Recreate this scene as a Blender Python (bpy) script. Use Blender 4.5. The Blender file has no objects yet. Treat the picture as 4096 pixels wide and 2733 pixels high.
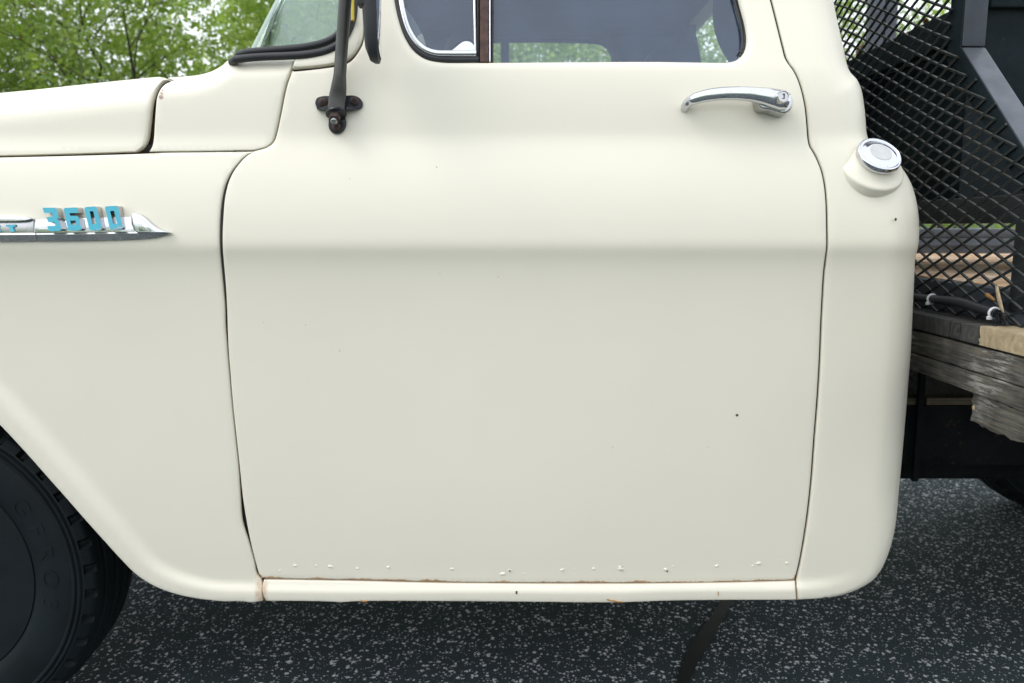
import bpy, bmesh, math, random
import numpy as np
from mathutils import Vector, Matrix, Quaternion
from mathutils.geometry import delaunay_2d_cdt

random.seed(7)
rng = np.random.default_rng(7)
SC = bpy.context.scene
COL = SC.collection
PI = math.pi

# ------------------------------------------------------------------ camera, sky, sun, exposure
CAM_D, CAM_H = 1.45, 1.082            # metres from the truck's flank, metres above the asphalt
LENS, W0, H0 = 28.0, 4096.0, 2733.0
FP = W0 * LENS / 36.0
PITCH = math.atan((H0 / 2 - 905.0) / FP)
cam = bpy.data.cameras.new('camera')
cam.lens = LENS
cam.sensor_width = 36.0
cam.clip_start = 0.05
cam.clip_end = 400.0
cam.dof.use_dof = True
cam.dof.focus_distance = 1.46
cam.dof.aperture_fstop = 4.8
camo = bpy.data.objects.new('camera', cam)
COL.objects.link(camo)
camo.location = (0, -CAM_D, CAM_H)
camo.rotation_euler = (PI / 2 - PITCH, 0, 0)
SC.camera = camo

SUN_EL, SUN_AZ = math.radians(52), math.radians(243)   # high, behind the camera and a little to the left
world = bpy.data.worlds.new('World')
SC.world = world
world.use_nodes = True
nt = world.node_tree
nt.nodes.clear()
sky = nt.nodes.new('ShaderNodeTexSky')
sky.sky_type = 'NISHITA'
sky.sun_disc = False
sky.sun_elevation = SUN_EL
sky.sun_rotation = SUN_AZ
sky.air_density = 1.0
sky.dust_density = 3.0
hs = nt.nodes.new('ShaderNodeHueSaturation')
hs.inputs['Saturation'].default_value = 0.3
cloud = nt.nodes.new('ShaderNodeMixRGB')             # the even white of a closed cloud cover
cloud.inputs[0].default_value = 0.75
cloud.inputs[2].default_value = (8.2, 8.6, 9.3, 1)
bg = nt.nodes.new('ShaderNodeBackground')
bg.inputs['Strength'].default_value = 0.13
wo = nt.nodes.new('ShaderNodeOutputWorld')
nt.links.new(sky.outputs[0], hs.inputs['Color'])
nt.links.new(hs.outputs[0], cloud.inputs[1])
nt.links.new(cloud.outputs[0], bg.inputs['Color'])
nt.links.new(bg.outputs[0], wo.inputs['Surface'])
sun = bpy.data.lights.new('sun', 'SUN')
sun.energy = 0.5
sun.angle = math.radians(28)
sun.color = (1.0, 0.96, 0.9)
suno = bpy.data.objects.new('sun', sun)
COL.objects.link(suno)
suno.rotation_euler = (PI / 2 - SUN_EL, 0, math.radians(-63))
SC.view_settings.view_transform = 'Standard'
SC.view_settings.look = 'None'
SC.view_settings.gamma = 1.0
SC.view_settings.exposure = 0.81
SC.view_settings.use_curve_mapping = False
SC.cycles.max_bounces = 8
SC.cycles.transparent_max_bounces = 24
SC.cycles.use_denoising = True

# ------------------------------------------------------------------ pixel of the photograph -> point at a known plane
CP, SP = math.cos(PITCH), math.sin(PITCH)
CAMV = np.array([0.0, -CAM_D, CAM_H])


def ray(u, v):
    a, b = (u - W0 / 2) / FP, (H0 / 2 - v) / FP
    return np.array([a, CP + b * SP, -SP + b * CP])


def atY(u, v, Y):
    r = ray(u, v)
    return CAMV + r * ((Y + CAM_D) / r[1])


def atX(u, v, X):
    r = ray(u, v)
    return CAMV + r * (X / r[0])


def atZ(u, v, Z):
    r = ray(u, v)
    return CAMV + r * ((Z - CAM_H) / r[2])


# ------------------------------------------------------------------ the flank's cross-section: outward offset by height
PROF = [(-900, -.265), (-420, -.178), (-150, -.130), (0, -.104), (150, -.078), (235, -.064), (285, -.0562), (350, -.0500),
        (430, -.0452), (500, -.0425), (540, -.0410), (570, -.0380), (620, -.0303), (700, -.0186), (760, -.0119),
        (820, -.0068), (900, -.0022), (975, 0), (995, -.0007), (1015, -.0031), (1060, -.0074), (1120, -.0106),
        (1250, -.0141), (1400, -.0160), (1600, -.0170), (1900, -.0186), (2050, -.0206), (2200, -.0242), (2300, -.0278), (2330, -.0288),
        (2420, -.0325), (2700, -.044)]
_pz = np.array([atY(2048, v, -o)[2] for v, o in PROF])[::-1]
_po = np.array([o for v, o in PROF])[::-1]


def pchip(x, y, xs):
    h = np.diff(x); d = np.diff(y) / h
    m = np.zeros(len(x))
    for i in range(1, len(x) - 1):
        if d[i - 1] * d[i] > 0:
            w1, w2 = 2 * h[i] + h[i - 1], h[i] + 2 * h[i - 1]
            m[i] = (w1 + w2) / (w1 / d[i - 1] + w2 / d[i])
    m[0], m[-1] = d[0], d[-1]
    k = np.clip(np.searchsorted(x, xs) - 1, 0, len(x) - 2)
    t = (xs - x[k]) / h[k]
    return ((1 + 2 * t) * (1 - t) ** 2 * y[k] + t * (1 - t) ** 2 * h[k] * m[k]
            + t * t * (3 - 2 * t) * y[k + 1] + t * t * (t - 1) * h[k] * m[k + 1])


_tz = np.arange(_pz[0], _pz[-1], .001)
_to = pchip(_pz, _po, _tz)
_k = np.exp(-0.5 * (np.arange(-20, 21) / 3.5) ** 2); _k /= _k.sum()
_to = np.convolve(np.pad(_to, 20, mode='edge'), _k, mode='valid')


def P(z):
    return np.interp(z, _tz, _to)


def hit(u, v, off=0.0, fun=None):
    fun = fun or (lambda x, z: P(z))
    p = atY(u, v, 0.03)
    for _ in range(14):
        p = atY(u, v, -float(np.squeeze(fun(np.array([p[0]]), np.array([p[2]])))) - off)
    return p


def crom(pts, step=10.0):
    pts = [np.array(p, float) for p in pts]
    if len(pts) == 2:
        n = max(1, int(np.linalg.norm(pts[1] - pts[0]) / step))
        return [pts[0] + (pts[1] - pts[0]) * i / n for i in range(n + 1)]
    q = [2 * pts[0] - pts[1]] + pts + [2 * pts[-1] - pts[-2]]
    out = []
    for i in range(1, len(q) - 2):
        p0, p1, p2, p3 = q[i - 1:i + 3]
        n = max(1, int(np.linalg.norm(p2 - p1) / step))
        t0 = 0; t1 = np.linalg.norm(p1 - p0) ** .5; t2 = t1 + np.linalg.norm(p2 - p1) ** .5; t3 = t2 + np.linalg.norm(p3 - p2) ** .5
        for k in range(n):
            t = t1 + (t2 - t1) * k / n
            a1 = (t1 - t) / (t1 - t0) * p0 + (t - t0) / (t1 - t0) * p1
            a2 = (t2 - t) / (t2 - t1) * p1 + (t - t1) / (t2 - t1) * p2
            a3 = (t3 - t) / (t3 - t2) * p2 + (t - t2) / (t3 - t2) * p3
            b1 = (t2 - t) / (t2 - t0) * a1 + (t - t0) / (t2 - t0) * a2
            b2 = (t3 - t) / (t3 - t1) * a2 + (t - t1) / (t3 - t1) * a3
            out.append((t2 - t) / (t2 - t1) * b1 + (t - t1) / (t2 - t1) * b2)
    out.append(pts[-1])
    return out


# ------------------------------------------------------------------ object helpers
def setp(o, label=None, cat=None, group=None, kind=None):
    if label: o['label'] = label
    if cat: o['category'] = cat
    if group: o['group'] = group
    if kind: o['kind'] = kind
    return o


def root(name, loc, label, cat, group=None):
    o = bpy.data.objects.new(name, None)
    COL.objects.link(o)
    o.empty_display_size = 0.1
    o.location = loc
    return setp(o, label, cat, group)


def world_matrix(o):
    m = o.matrix_parent_inverse @ Matrix.LocRotScale(o.location, o.rotation_euler, o.scale)
    return world_matrix(o.parent) @ m if o.parent else m


def link(name, me, mat, parent=None, label=None, kind=None):
    o = bpy.data.objects.new(name, me)
    COL.objects.link(o)
    if mat is not None and len(me.materials) == 0:
        me.materials.append(mat)
    if parent is not None:
        o.parent = parent
        o.matrix_parent_inverse = world_matrix(parent).inverted()
    return setp(o, label, None, None, kind)


def mk(name, verts, faces, mat, parent=None, smooth=35, label=None, kind=None, recalc=True):
    me = bpy.data.meshes.new(name)
    me.from_pydata([tuple(map(float, v)) for v in verts], [], [tuple(int(i) for i in f) for f in faces])
    if recalc:
        bm = bmesh.new(); bm.from_mesh(me)
        bmesh.ops.recalc_face_normals(bm, faces=bm.faces)
        bm.to_mesh(me); bm.free()
    if smooth:
        me.polygons.foreach_set('use_smooth', [True] * len(me.polygons))
        if smooth < 180:
            me.set_sharp_from_angle(angle=math.radians(smooth))
    me.update()
    return link(name, me, mat, parent, label, kind)


class MB:
    def __init__(s): s.v = []; s.f = []

    def add(s, v, f):
        n = len(s.v)
        s.v += [tuple(map(float, p)) for p in v]
        s.f += [tuple(int(i) + n for i in q) for q in f]
        return s

    def box(s, c, size, rot=None, bev=0.0):
        bm = bmesh.new()
        bmesh.ops.create_cube(bm, size=1.0)
        for v in bm.verts:
            v.co = Vector((v.co.x * size[0], v.co.y * size[1], v.co.z * size[2]))
        if bev > 0:
            bmesh.ops.bevel(bm, geom=list(bm.edges), offset=bev, segments=2, profile=.6, affect='EDGES')
        if rot is not None:
            bmesh.ops.transform(bm, matrix=rot.to_4x4(), verts=bm.verts)
        bm.verts.index_update()
        s.add([v.co + Vector(c) for v in bm.verts], [[v.index for v in f.verts] for f in bm.faces])
        bm.free()
        return s

    def span(s, a, b, bev=0.0):
        a, b = np.array(a, float), np.array(b, float)
        return s.box((a + b) / 2, np.abs(b - a), None, bev)

    def tube(s, path, rad, n=12, cap=True, flat=None, up=(0, 0, 1)):
        """sweep an ellipse: rad number or list; flat = list of (ry factor) across `up`"""
        path = [Vector(p) for p in path]
        m = len(path)
        R = rad if hasattr(rad, '__len__') else [rad] * m
        F = flat if flat is not None else [1.0] * m
        ref = Vector(up)
        vs = []; prev = None
        for i, p in enumerate(path):
            t = (path[min(i + 1, m - 1)] - path[max(i - 1, 0)]).normalized()
            if prev is None:
                a = ref - t * ref.dot(t)
                if a.length < 1e-3:
                    a = Vector((1, 0, 0)) - t * t.x
                a.normalize()
            else:
                a = (prev - t * prev.dot(t)).normalized()
            prev = a
            b = t.cross(a)
            for k in range(n):
                w = 2 * PI * k / n
                vs.append(p + a * (math.cos(w) * R[i]) + b * (math.sin(w) * R[i] * F[i]))
        fs = [(i * n + k, i * n + (k + 1) % n, (i + 1) * n + (k + 1) % n, (i + 1) * n + k) for i in range(m - 1) for k in range(n)]
        if cap:
            fs.append(tuple(range(n))); fs.append(tuple(range((m - 1) * n, m * n)))
        return s.add(vs, fs)

    def lathe(s, prof, o, axis, n=48, cap=True):
        """prof: [(radius, distance along axis)]"""
        q = Vector((0, 0, 1)).rotation_difference(Vector(axis).normalized())
        vs = []
        for r, h in prof:
            for k in range(n):
                w = 2 * PI * k / n
                vs.append(Vector(o) + q @ Vector((r * math.cos(w), r * math.sin(w), h)))
        m = len(prof)
        fs = [(i * n + k, i * n + (k + 1) % n, (i + 1) * n + (k + 1) % n, (i + 1) * n + k) for i in range(m - 1) for k in range(n)]
        if cap:
            fs.append(tuple(range(n))); fs.append(tuple(range((m - 1) * n, m * n)))
        return s.add(vs, fs)

    def prism(s, poly, d):
        """poly: list of 3-D points in one plane, pushed by the vector d"""
        n = len(poly)
        d = Vector(d)
        vs = [Vector(p) for p in poly] + [Vector(p) + d for p in poly]
        fs = [tuple(range(n)), tuple(range(2 * n - 1, n - 1, -1))] + [(i, (i + 1) % n, n + (i + 1) % n, n + i) for i in range(n)]
        return s.add(vs, fs)

    def build(s, name, mat, parent=None, smooth=35, label=None, kind=None, bevel=0.0, seg=2):
        o = mk(name, s.v, s.f, mat, parent, smooth, label, kind)
        if bevel > 0:
            bm = bmesh.new(); bm.from_mesh(o.data)
            ed = [e for e in bm.edges if len(e.link_faces) == 2 and e.calc_face_angle(0) > .5]
            bmesh.ops.bevel(bm, geom=ed, offset=bevel, segments=seg, profile=.6, affect='EDGES', clamp_overlap=True)
            bmesh.ops.recalc_face_normals(bm, faces=bm.faces)
            bm.to_mesh(o.data); bm.free()
            o.data.polygons.foreach_set('use_smooth', [True] * len(o.data.polygons))
            o.data.set_sharp_from_angle(angle=math.radians(smooth or 35))
        return o


# ------------------------------------------------------------------ materials
def nodes(name):
    m = bpy.data.materials.new(name)
    m.use_nodes = True
    t = m.node_tree
    b = t.nodes['Principled BSDF']
    return m, t, b


def N(t, kind, **kw):
    n = t.nodes.new(kind)
    for k, v in kw.items():
        if k in n.inputs:
            n.inputs[k].default_value = v
        else:
            setattr(n, k, v)
    return n


def ramp(t, fac, stops):
    r = t.nodes.new('ShaderNodeValToRGB')
    e = r.color_ramp.elements
    while len(e) < len(stops): e.new(.5)
    for el, (p, c) in zip(e, stops):
        el.position = p
        el.color = (c, c, c, 1) if not hasattr(c, '__len__') else tuple(c) + (1,) if len(c) == 3 else c
    t.links.new(fac, r.inputs[0])
    return r.outputs[0]


def mixc(t, fac, a, b, mode='MIX'):
    m = t.nodes.new('ShaderNodeMixRGB'); m.blend_type = mode
    for i, x in ((0, fac), (1, a), (2, b)):
        if isinstance(x, (int, float)): m.inputs[i].default_value = x
        elif isinstance(x, tuple): m.inputs[i].default_value = x + (1,) if len(x) == 3 else x
        else: t.links.new(x, m.inputs[i])
    return m.outputs[0]


def mathn(t, op, a, b=None, clamp=False):
    m = t.nodes.new('ShaderNodeMath'); m.operation = op; m.use_clamp = clamp
    for i, x in ((0, a), (1, b)):
        if x is None: continue
        if isinstance(x, (int, float)): m.inputs[i].default_value = x
        else: t.links.new(x, m.inputs[i])
    return m.outputs[0]


def bump(t, b, h, strength, dist=.001):
    n = N(t, 'ShaderNodeBump', Strength=strength, Distance=dist)
    t.links.new(h, n.inputs['Height'])
    t.links.new(n.outputs[0], b.inputs['Normal'])


def coords(t, scale=(1, 1, 1)):
    c = t.nodes.new('ShaderNodeTexCoord')
    mp = t.nodes.new('ShaderNodeMapping')
    mp.inputs['Scale'].default_value = scale
    t.links.new(c.outputs['Object'], mp.inputs[0])
    return mp.outputs[0]


def noise(t, co, sc, det=4, rough=.55):
    n = N(t, 'ShaderNodeTexNoise', Scale=sc, Detail=det, Roughness=rough)
    t.links.new(co, n.inputs['Vector'])
    return n.outputs['Fac']


def simple(name, col, rough=.5, metal=0.0, var=.25, sc=30, bmp=0.0, spec=.5, col2=None):
    m, t, b = nodes(name)
    co = coords(t)
    n = noise(t, co, sc, 6)
    c2 = col2 or tuple(c * (1 - var) for c in col)
    c = mixc(t, ramp(t, n, [(.35, 0), (.7, 1)]), tuple(col), tuple(c2))
    t.links.new(c, b.inputs['Base Color'])
    b.inputs['Roughness'].default_value = rough
    b.inputs['Metallic'].default_value = metal
    b.inputs['Specular IOR Level'].default_value = spec
    if bmp: bump(t, b, noise(t, co, sc * 6, 5), bmp)
    return m


CREAM = (.757, .716, .597)


def paint(name, rust=None, joint=None):
    """satin cream enamel; rust = (width, zmax) along the panel's low edge, read from the edge-distance attribute"""
    m, t, b = nodes(name)
    co = coords(t)
    n1 = noise(t, co, 2.2, 3)
    c = mixc(t, ramp(t, n1, [(.3, 0), (.7, 1)]), CREAM, tuple(x * y for x, y in zip(CREAM, (.965, .97, .965))))
    # faint dust film and pin specks
    v = N(t, 'ShaderNodeTexVoronoi', Scale=24.0); t.links.new(co, v.inputs['Vector'])
    sp = mathn(t, 'LESS_THAN', v.outputs['Distance'], .022)
    w = t.nodes.new('ShaderNodeSeparateColor'); t.links.new(v.outputs['Color'], w.inputs[0])
    sp = mathn(t, 'MULTIPLY', sp, mathn(t, 'GREATER_THAN', w.outputs[0], .8))
    c = mixc(t, mathn(t, 'MULTIPLY', sp, .75), c, (.16, .11, .06))
    rough = ramp(t, noise(t, co, 6, 5), [(.3, .34), (.75, .42)])
    if rust:
        at = N(t, 'ShaderNodeAttribute', attribute_name='edge_dist')
        sx = t.nodes.new('ShaderNodeSeparateXYZ'); t.links.new(co, sx.inputs[0])
        nn = noise(t, coords(t, (1, 1, .25)), 26, 8, .72)
        reach = mathn(t, 'MULTIPLY', ramp(t, nn, [(.40, 0), (.72, 1)]), rust[0])
        k = mathn(t, 'SUBTRACT', 1.0, mathn(t, 'DIVIDE', at.outputs['Fac'], mathn(t, 'ADD', reach, .0004)), True)
        k = mathn(t, 'MULTIPLY', k, mathn(t, 'LESS_THAN', sx.outputs[2], rust[1]))
        k = ramp(t, k, [(0, 0), (.45, 1)])
        rc = mixc(t, ramp(t, noise(t, co, 160, 4), [(.3, 0), (.7, 1)]), (.56, .27, .045), (.30, .12, .02))
        c = mixc(t, mathn(t, 'MULTIPLY', k, .85), c, rc)
    if joint is not None:      # rust stain bleeding from a seam that stands at x = joint
        sx2 = t.nodes.new('ShaderNodeSeparateXYZ'); t.links.new(co, sx2.inputs[0])
        dx = mathn(t, 'ABSOLUTE', mathn(t, 'SUBTRACT', sx2.outputs[0], joint[0]))
        k2 = mathn(t, 'SUBTRACT', 1.0, mathn(t, 'DIVIDE', dx, joint[1]), True)
        k2 = mathn(t, 'MULTIPLY', k2, ramp(t, noise(t, co, 60, 5), [(.35, .15), (.65, 1)]))
        k2 = mathn(t, 'MULTIPLY', k2, mathn(t, 'LESS_THAN', sx2.outputs[2], joint[2]))
        c = mixc(t, mathn(t, 'MULTIPLY', k2, .8), c, (.40, .17, .03))
    t.links.new(c, b.inputs['Base Color'])
    t.links.new(rough, b.inputs['Roughness'])
    b.inputs['Specular IOR Level'].default_value = .5
    b.inputs['Coat Weight'].default_value = .12
    b.inputs['Coat Roughness'].default_value = .22
    sc = N(t, 'ShaderNodeTexVoronoi', Scale=5.0); sc.feature = 'DISTANCE_TO_EDGE'
    t.links.new(mixc(t, .35, co, N(t, 'ShaderNodeTexNoise', Scale=3.0).outputs['Color'], 'ADD'), sc.inputs['Vector'])
    hair = mathn(t, 'MULTIPLY', mathn(t, 'LESS_THAN', sc.outputs['Distance'], .0012), ramp(t, noise(t, co, 11, 2), [(.62, 0), (.66, 1)]))
    hgt = mathn(t, 'ADD', mathn(t, 'MULTIPLY', noise(t, co, 5, 3), 1.0), mathn(t, 'MULTIPLY', noise(t, co, 340, 2), .012))
    hgt = mathn(t, 'SUBTRACT', hgt, mathn(t, 'MULTIPLY', hair, .03))
    bump(t, b, hgt, .22, .003)
    return m


def chrome(name, col=(.62, .635, .665), rough=.07, pit=.5):
    m, t, b = nodes(name)
    co = coords(t)
    n = noise(t, co, 220, 6, .65)
    k = ramp(t, n, [(.58, 0), (.72, 1)])
    t.links.new(mixc(t, mathn(t, 'MULTIPLY', k, pit), col, (.33, .30, .27)), b.inputs['Base Color'])
    r = ramp(t, noise(t, co, 40, 5), [(.3, rough), (.75, rough + .14)])
    t.links.new(r, b.inputs['Roughness'])
    b.inputs['Metallic'].default_value = 1.0
    bump(t, b, noise(t, co, 60, 4), .12, .001)
    return m


def glass(name, tint=(.92, .96, .95), haze=.05, ior=1.75, haze_refl=(.55, .6, .62)):
    m, t, b = nodes(name)
    t.nodes.remove(b)
    out = t.nodes['Material Output']
    co = coords(t)
    tr = N(t, 'ShaderNodeBsdfTransparent', Color=tint + (1,))
    gl = N(t, 'ShaderNodeBsdfGlossy', Roughness=.015, Color=(1, 1, 1, 1))
    df = N(t, 'ShaderNodeBsdfDiffuse', Color=haze_refl + (1,))  # diffuse film; its tint also paints in reflections
    fr = N(t, 'ShaderNodeFresnel', IOR=ior)
    geo = t.nodes.new('ShaderNodeNewGeometry')
    io = mathn(t, 'ADD', ior, mathn(t, 'MULTIPLY', geo.outputs['Backfacing'], 1 / ior - ior))   # same reflectance from either side of the pane
    t.links.new(io, fr.inputs['IOR'])
    m1 = t.nodes.new('ShaderNodeMixShader'); m2 = t.nodes.new('ShaderNodeMixShader')
    hz = mathn(t, 'MULTIPLY', ramp(t, noise(t, co, 7, 6, .65), [(.3, .7), (.75, 1.3)]), haze)
    sp = ramp(t, noise(t, co, 420, 2), [(.74, 0), (.78, 1)])
    hz = mathn(t, 'ADD', hz, mathn(t, 'MULTIPLY', sp, .25), True)
    t.links.new(hz, m1.inputs[0]); t.links.new(tr.outputs[0], m1.inputs[1]); t.links.new(df.outputs[0], m1.inputs[2])
    t.links.new(fr.outputs[0], m2.inputs[0]); t.links.new(m1.outputs[0], m2.inputs[1]); t.links.new(gl.outputs[0], m2.inputs[2])
    t.links.new(m2.outputs[0], out.inputs['Surface'])
    return m


def black_steel(name, base=(.018, .02, .022), rough=.45, rust=.35, dust=.25, spec=.3):
    m, t, b = nodes(name)
    b.inputs['Specular IOR Level'].default_value = spec
    co = coords(t)
    c = mixc(t, ramp(t, noise(t, co, 8, 6), [(.35, 0), (.7, 1)]), base, tuple(x * 1.9 for x in base))
    k = ramp(t, noise(t, co, 55, 8, .7), [(.60, 0), (.72, 1)])
    c = mixc(t, mathn(t, 'MULTIPLY', k, rust), c, (.13, .075, .035))
    g = t.nodes.new('ShaderNodeNewGeometry')
    sx = t.nodes.new('ShaderNodeSeparateXYZ'); t.links.new(g.outputs['Normal'], sx.inputs[0])
    up = mathn(t, 'MULTIPLY', mathn(t, 'MAXIMUM', sx.outputs[2], 0.0), dust)       # dust that settled on upward faces
    c = mixc(t, up, c, (.16, .15, .13))
    t.links.new(c, b.inputs['Base Color'])
    t.links.new(ramp(t, noise(t, co, 30, 5), [(.3, rough - .08), (.7, rough + .15)]), b.inputs['Roughness'])
    bump(t, b, noise(t, co, 180, 5), .25, .001)
    return m


def wood(name, ca, cb, axis=1, peel=None, grain=1.0):
    """long-grain timber; axis = the world axis the grain follows; peel = colour of flaking old paint"""
    m, t, b = nodes(name)
    s = [55, 55, 55]; s[axis] = 2.6
    co = coords(t, tuple(s)); c0 = coords(t)
    n = noise(t, co, 3.0, 8, .68)
    c = mixc(t, ramp(t, n, [(.36, 0), (.62, 1)]), ca, cb)
    lg = ramp(t, noise(t, c0, 14, 5, .65), [(.35, .55), (.65, 1.0)])
    c = mixc(t, 1.0, c, lg, 'MULTIPLY')
    cr = ramp(t, noise(t, co, 7, 4, .6), [(.60, 0), (.66, 1)])
    c = mixc(t, mathn(t, 'MULTIPLY', cr, .75 * grain), c, tuple(x * .25 for x in cb))
    if peel:
        s2 = [60, 60, 60]; s2[axis] = 7
        k = mathn(t, 'MULTIPLY', ramp(t, noise(t, coords(t, tuple(s2)), 1.6, 9, .75), [(.50, 0), (.56, 1)]),
                  ramp(t, noise(t, c0, 6, 3), [(.47, 0), (.62, 1)]))
        c = mixc(t, mathn(t, 'MULTIPLY', k, .9), c, peel)
    t.links.new(c, b.inputs['Base Color'])
    b.inputs['Roughness'].default_value = .85
    b.inputs['Specular IOR Level'].default_value = .25
    bump(t, b, n, .8, .004)
    return m


def endgrain(name, ca, cb, cen, axis=0):
    m, t, b = nodes(name)
    co = coords(t); mp = t.nodes.new('ShaderNodeMapping')
    mp.inputs['Location'].default_value = tuple(-x for x in cen)
    t.links.new(co, mp.inputs[0])
    w = N(t, 'ShaderNodeTexWave', Scale=17.0, Distortion=5.0, Detail=3.0)
    w.inputs['Detail Scale'].default_value = 2.2
    w.wave_type = 'RINGS'; w.rings_direction = 'X'
    t.links.new(mp.outputs[0], w.inputs['Vector'])
    c = mixc(t, ramp(t, w.outputs['Fac'], [(.2, 0), (.9, 1)]), ca, cb)
    st = ramp(t, noise(t, co, 40, 6, .7), [(.45, 0), (.7, 1)])
    c = mixc(t, mathn(t, 'MULTIPLY', st, .6), c, tuple(x * .4 for x in cb))
    t.links.new(c, b.inputs['Base Color'])
    b.inputs['Roughness'].default_value = .9
    bump(t, b, noise(t, co, 90, 6), .6, .003)
    return m


M = {}
zr = float(hit(2100, 2300)[2])
M['paint'] = paint('cream_enamel')
M['door_paint'] = paint('cream_enamel_rusting_low', rust=(.0095, zr))
M['sill_paint'] = paint('cream_enamel_sill', rust=(.004, zr - .025), joint=(float(hit(1062, 2360)[0]), .009, zr))
M['fender_paint'] = paint('cream_enamel_fender', joint=(float(hit(1040, 2360)[0]), .010, zr + .002))
M['chrome'] = chrome('chrome')
M['dull_chrome'] = chrome('weathered_chrome', (.50, .50, .50), .20, .7)
M['rubber'] = simple('weathered_rubber', (.020, .022, .025), .55, 0, .4, 25, .3)
M['gap'] = simple('dark_gap', (.018, .018, .018), .8, 0, .4, 30)  # near-black fill for shut lines, keyhole and screw slots
M['jamb'] = simple('rusty_jamb', (.020, .020, .022), .8, 0, 0, 45, 0, .3, (.12, .06, .02))
M['seal'] = simple('grey_weatherstrip', (.045, .043, .042), .8, 0, .5, 60)
M['tyre'] = simple('tyre_rubber', (.0065, .0115, .0135), .60, 0, .45, 9, .25, .22)
M['rim'] = simple('dark_wheel_paint', (.0065, .0110, .0130), .45, 0, .4, 12, 0, .3)
M['interior'] = simple('dark_cab_trim', (.045, .048, .055), .8, 0, .3, 12)
M['trim'] = simple('tan_window_trim', (.16, .12, .085), .7, 0, .3, 12)
M['inner_cream'] = simple('inner_cream_paint', (.70, .68, .62), .5, 0, .1, 6)
M['glass'] = glass('door_glass', (.88, .95, .97), .11, 1.65, (.27, .46, .80))  # bluish haze colour stands in for reflected sky
M['wind_glass'] = glass('windshield_glass', (.95, 1.0, .97), .30, 1.5, (.66, .86, .80))  # pale green haze stands in for reflected trees and sky
M['mirror'] = chrome('mirror_silver', (.80, .82, .82), .02, .0)
M['black'] = black_steel('black_steel')
M['frame_steel'] = black_steel('black_tube_steel', (.050, .058, .070), .42, .25, .06)
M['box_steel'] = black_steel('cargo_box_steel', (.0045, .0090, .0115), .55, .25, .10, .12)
M['chassis'] = black_steel('chassis_steel', (.0055, .0065, .007), .8, .4, .1, .08)
M['mesh_steel'] = black_steel('expanded_metal', (.010, .0145, .0155), .42, .6, .30)
M['bracket'] = black_steel('bracket_black', (.010, .012, .015), .25, .5, .0)
M['rust'] = simple('rusty_steel', (.12, .07, .055), .8, 0, .5, 60, .5, .3, (.045, .03, .028))
M['bolt'] = simple('rusty_bolt', (.085, .055, .045), .65, .4, .5, 120, .4)
M['arm'] = simple('olive_black_tube', (.058, .058, .050), .38, 0, .4, 18, .1)
M['plank'] = wood('bed_floor_wood', (.78, .56, .36), (.60, .38, .20), 0, (.70, .66, .58))
M['beam'] = wood('painted_cross_timber', (.050, .055, .054), (.150, .135, .108), 1, (.32, .31, .28))
M['beam_dark'] = wood('dark_timber', (.020, .021, .020), (.045, .040, .033), 1, (.10, .10, .095), .6)  # darker timber for the sills under the bed
M['strip'] = wood('grey_wood_strip', (.20, .16, .11), (.09, .075, .05), 0)
M['blue'] = None


def blue_enamel():
    m, t, b = nodes('worn_turquoise_enamel')
    co = coords(t)
    sx = t.nodes.new('ShaderNodeSeparateXYZ'); t.links.new(co, sx.inputs[0])
    z0 = float(hit(300, 915)[2]); x0 = float(hit(380, 850)[0]); x1 = float(hit(500, 850)[0])
    n = noise(t, co, 70, 7, .7)
    low = mathn(t, 'MULTIPLY', mathn(t, 'SUBTRACT', z0 + .016, sx.outputs[2]), 22, True)
    rt = mathn(t, 'DIVIDE', mathn(t, 'SUBTRACT', sx.outputs[0], x0 - .06), x1 - x0 + .06, True)
    k = mathn(t, 'ADD', n, mathn(t, 'MULTIPLY', mathn(t, 'MULTIPLY', low, rt), .30))
    k = ramp(t, k, [(.655, 0), (.67, 1)])
    c = mixc(t, k, (.10, .50, .63), (.62, .62, .64))
    t.links.new(c, b.inputs['Base Color'])
    t.links.new(k, b.inputs['Metallic'])
    b.inputs['Roughness'].default_value = .35
    bump(t, b, k, .5, -.0006)
    return m


M['blue'] = blue_enamel()


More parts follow.
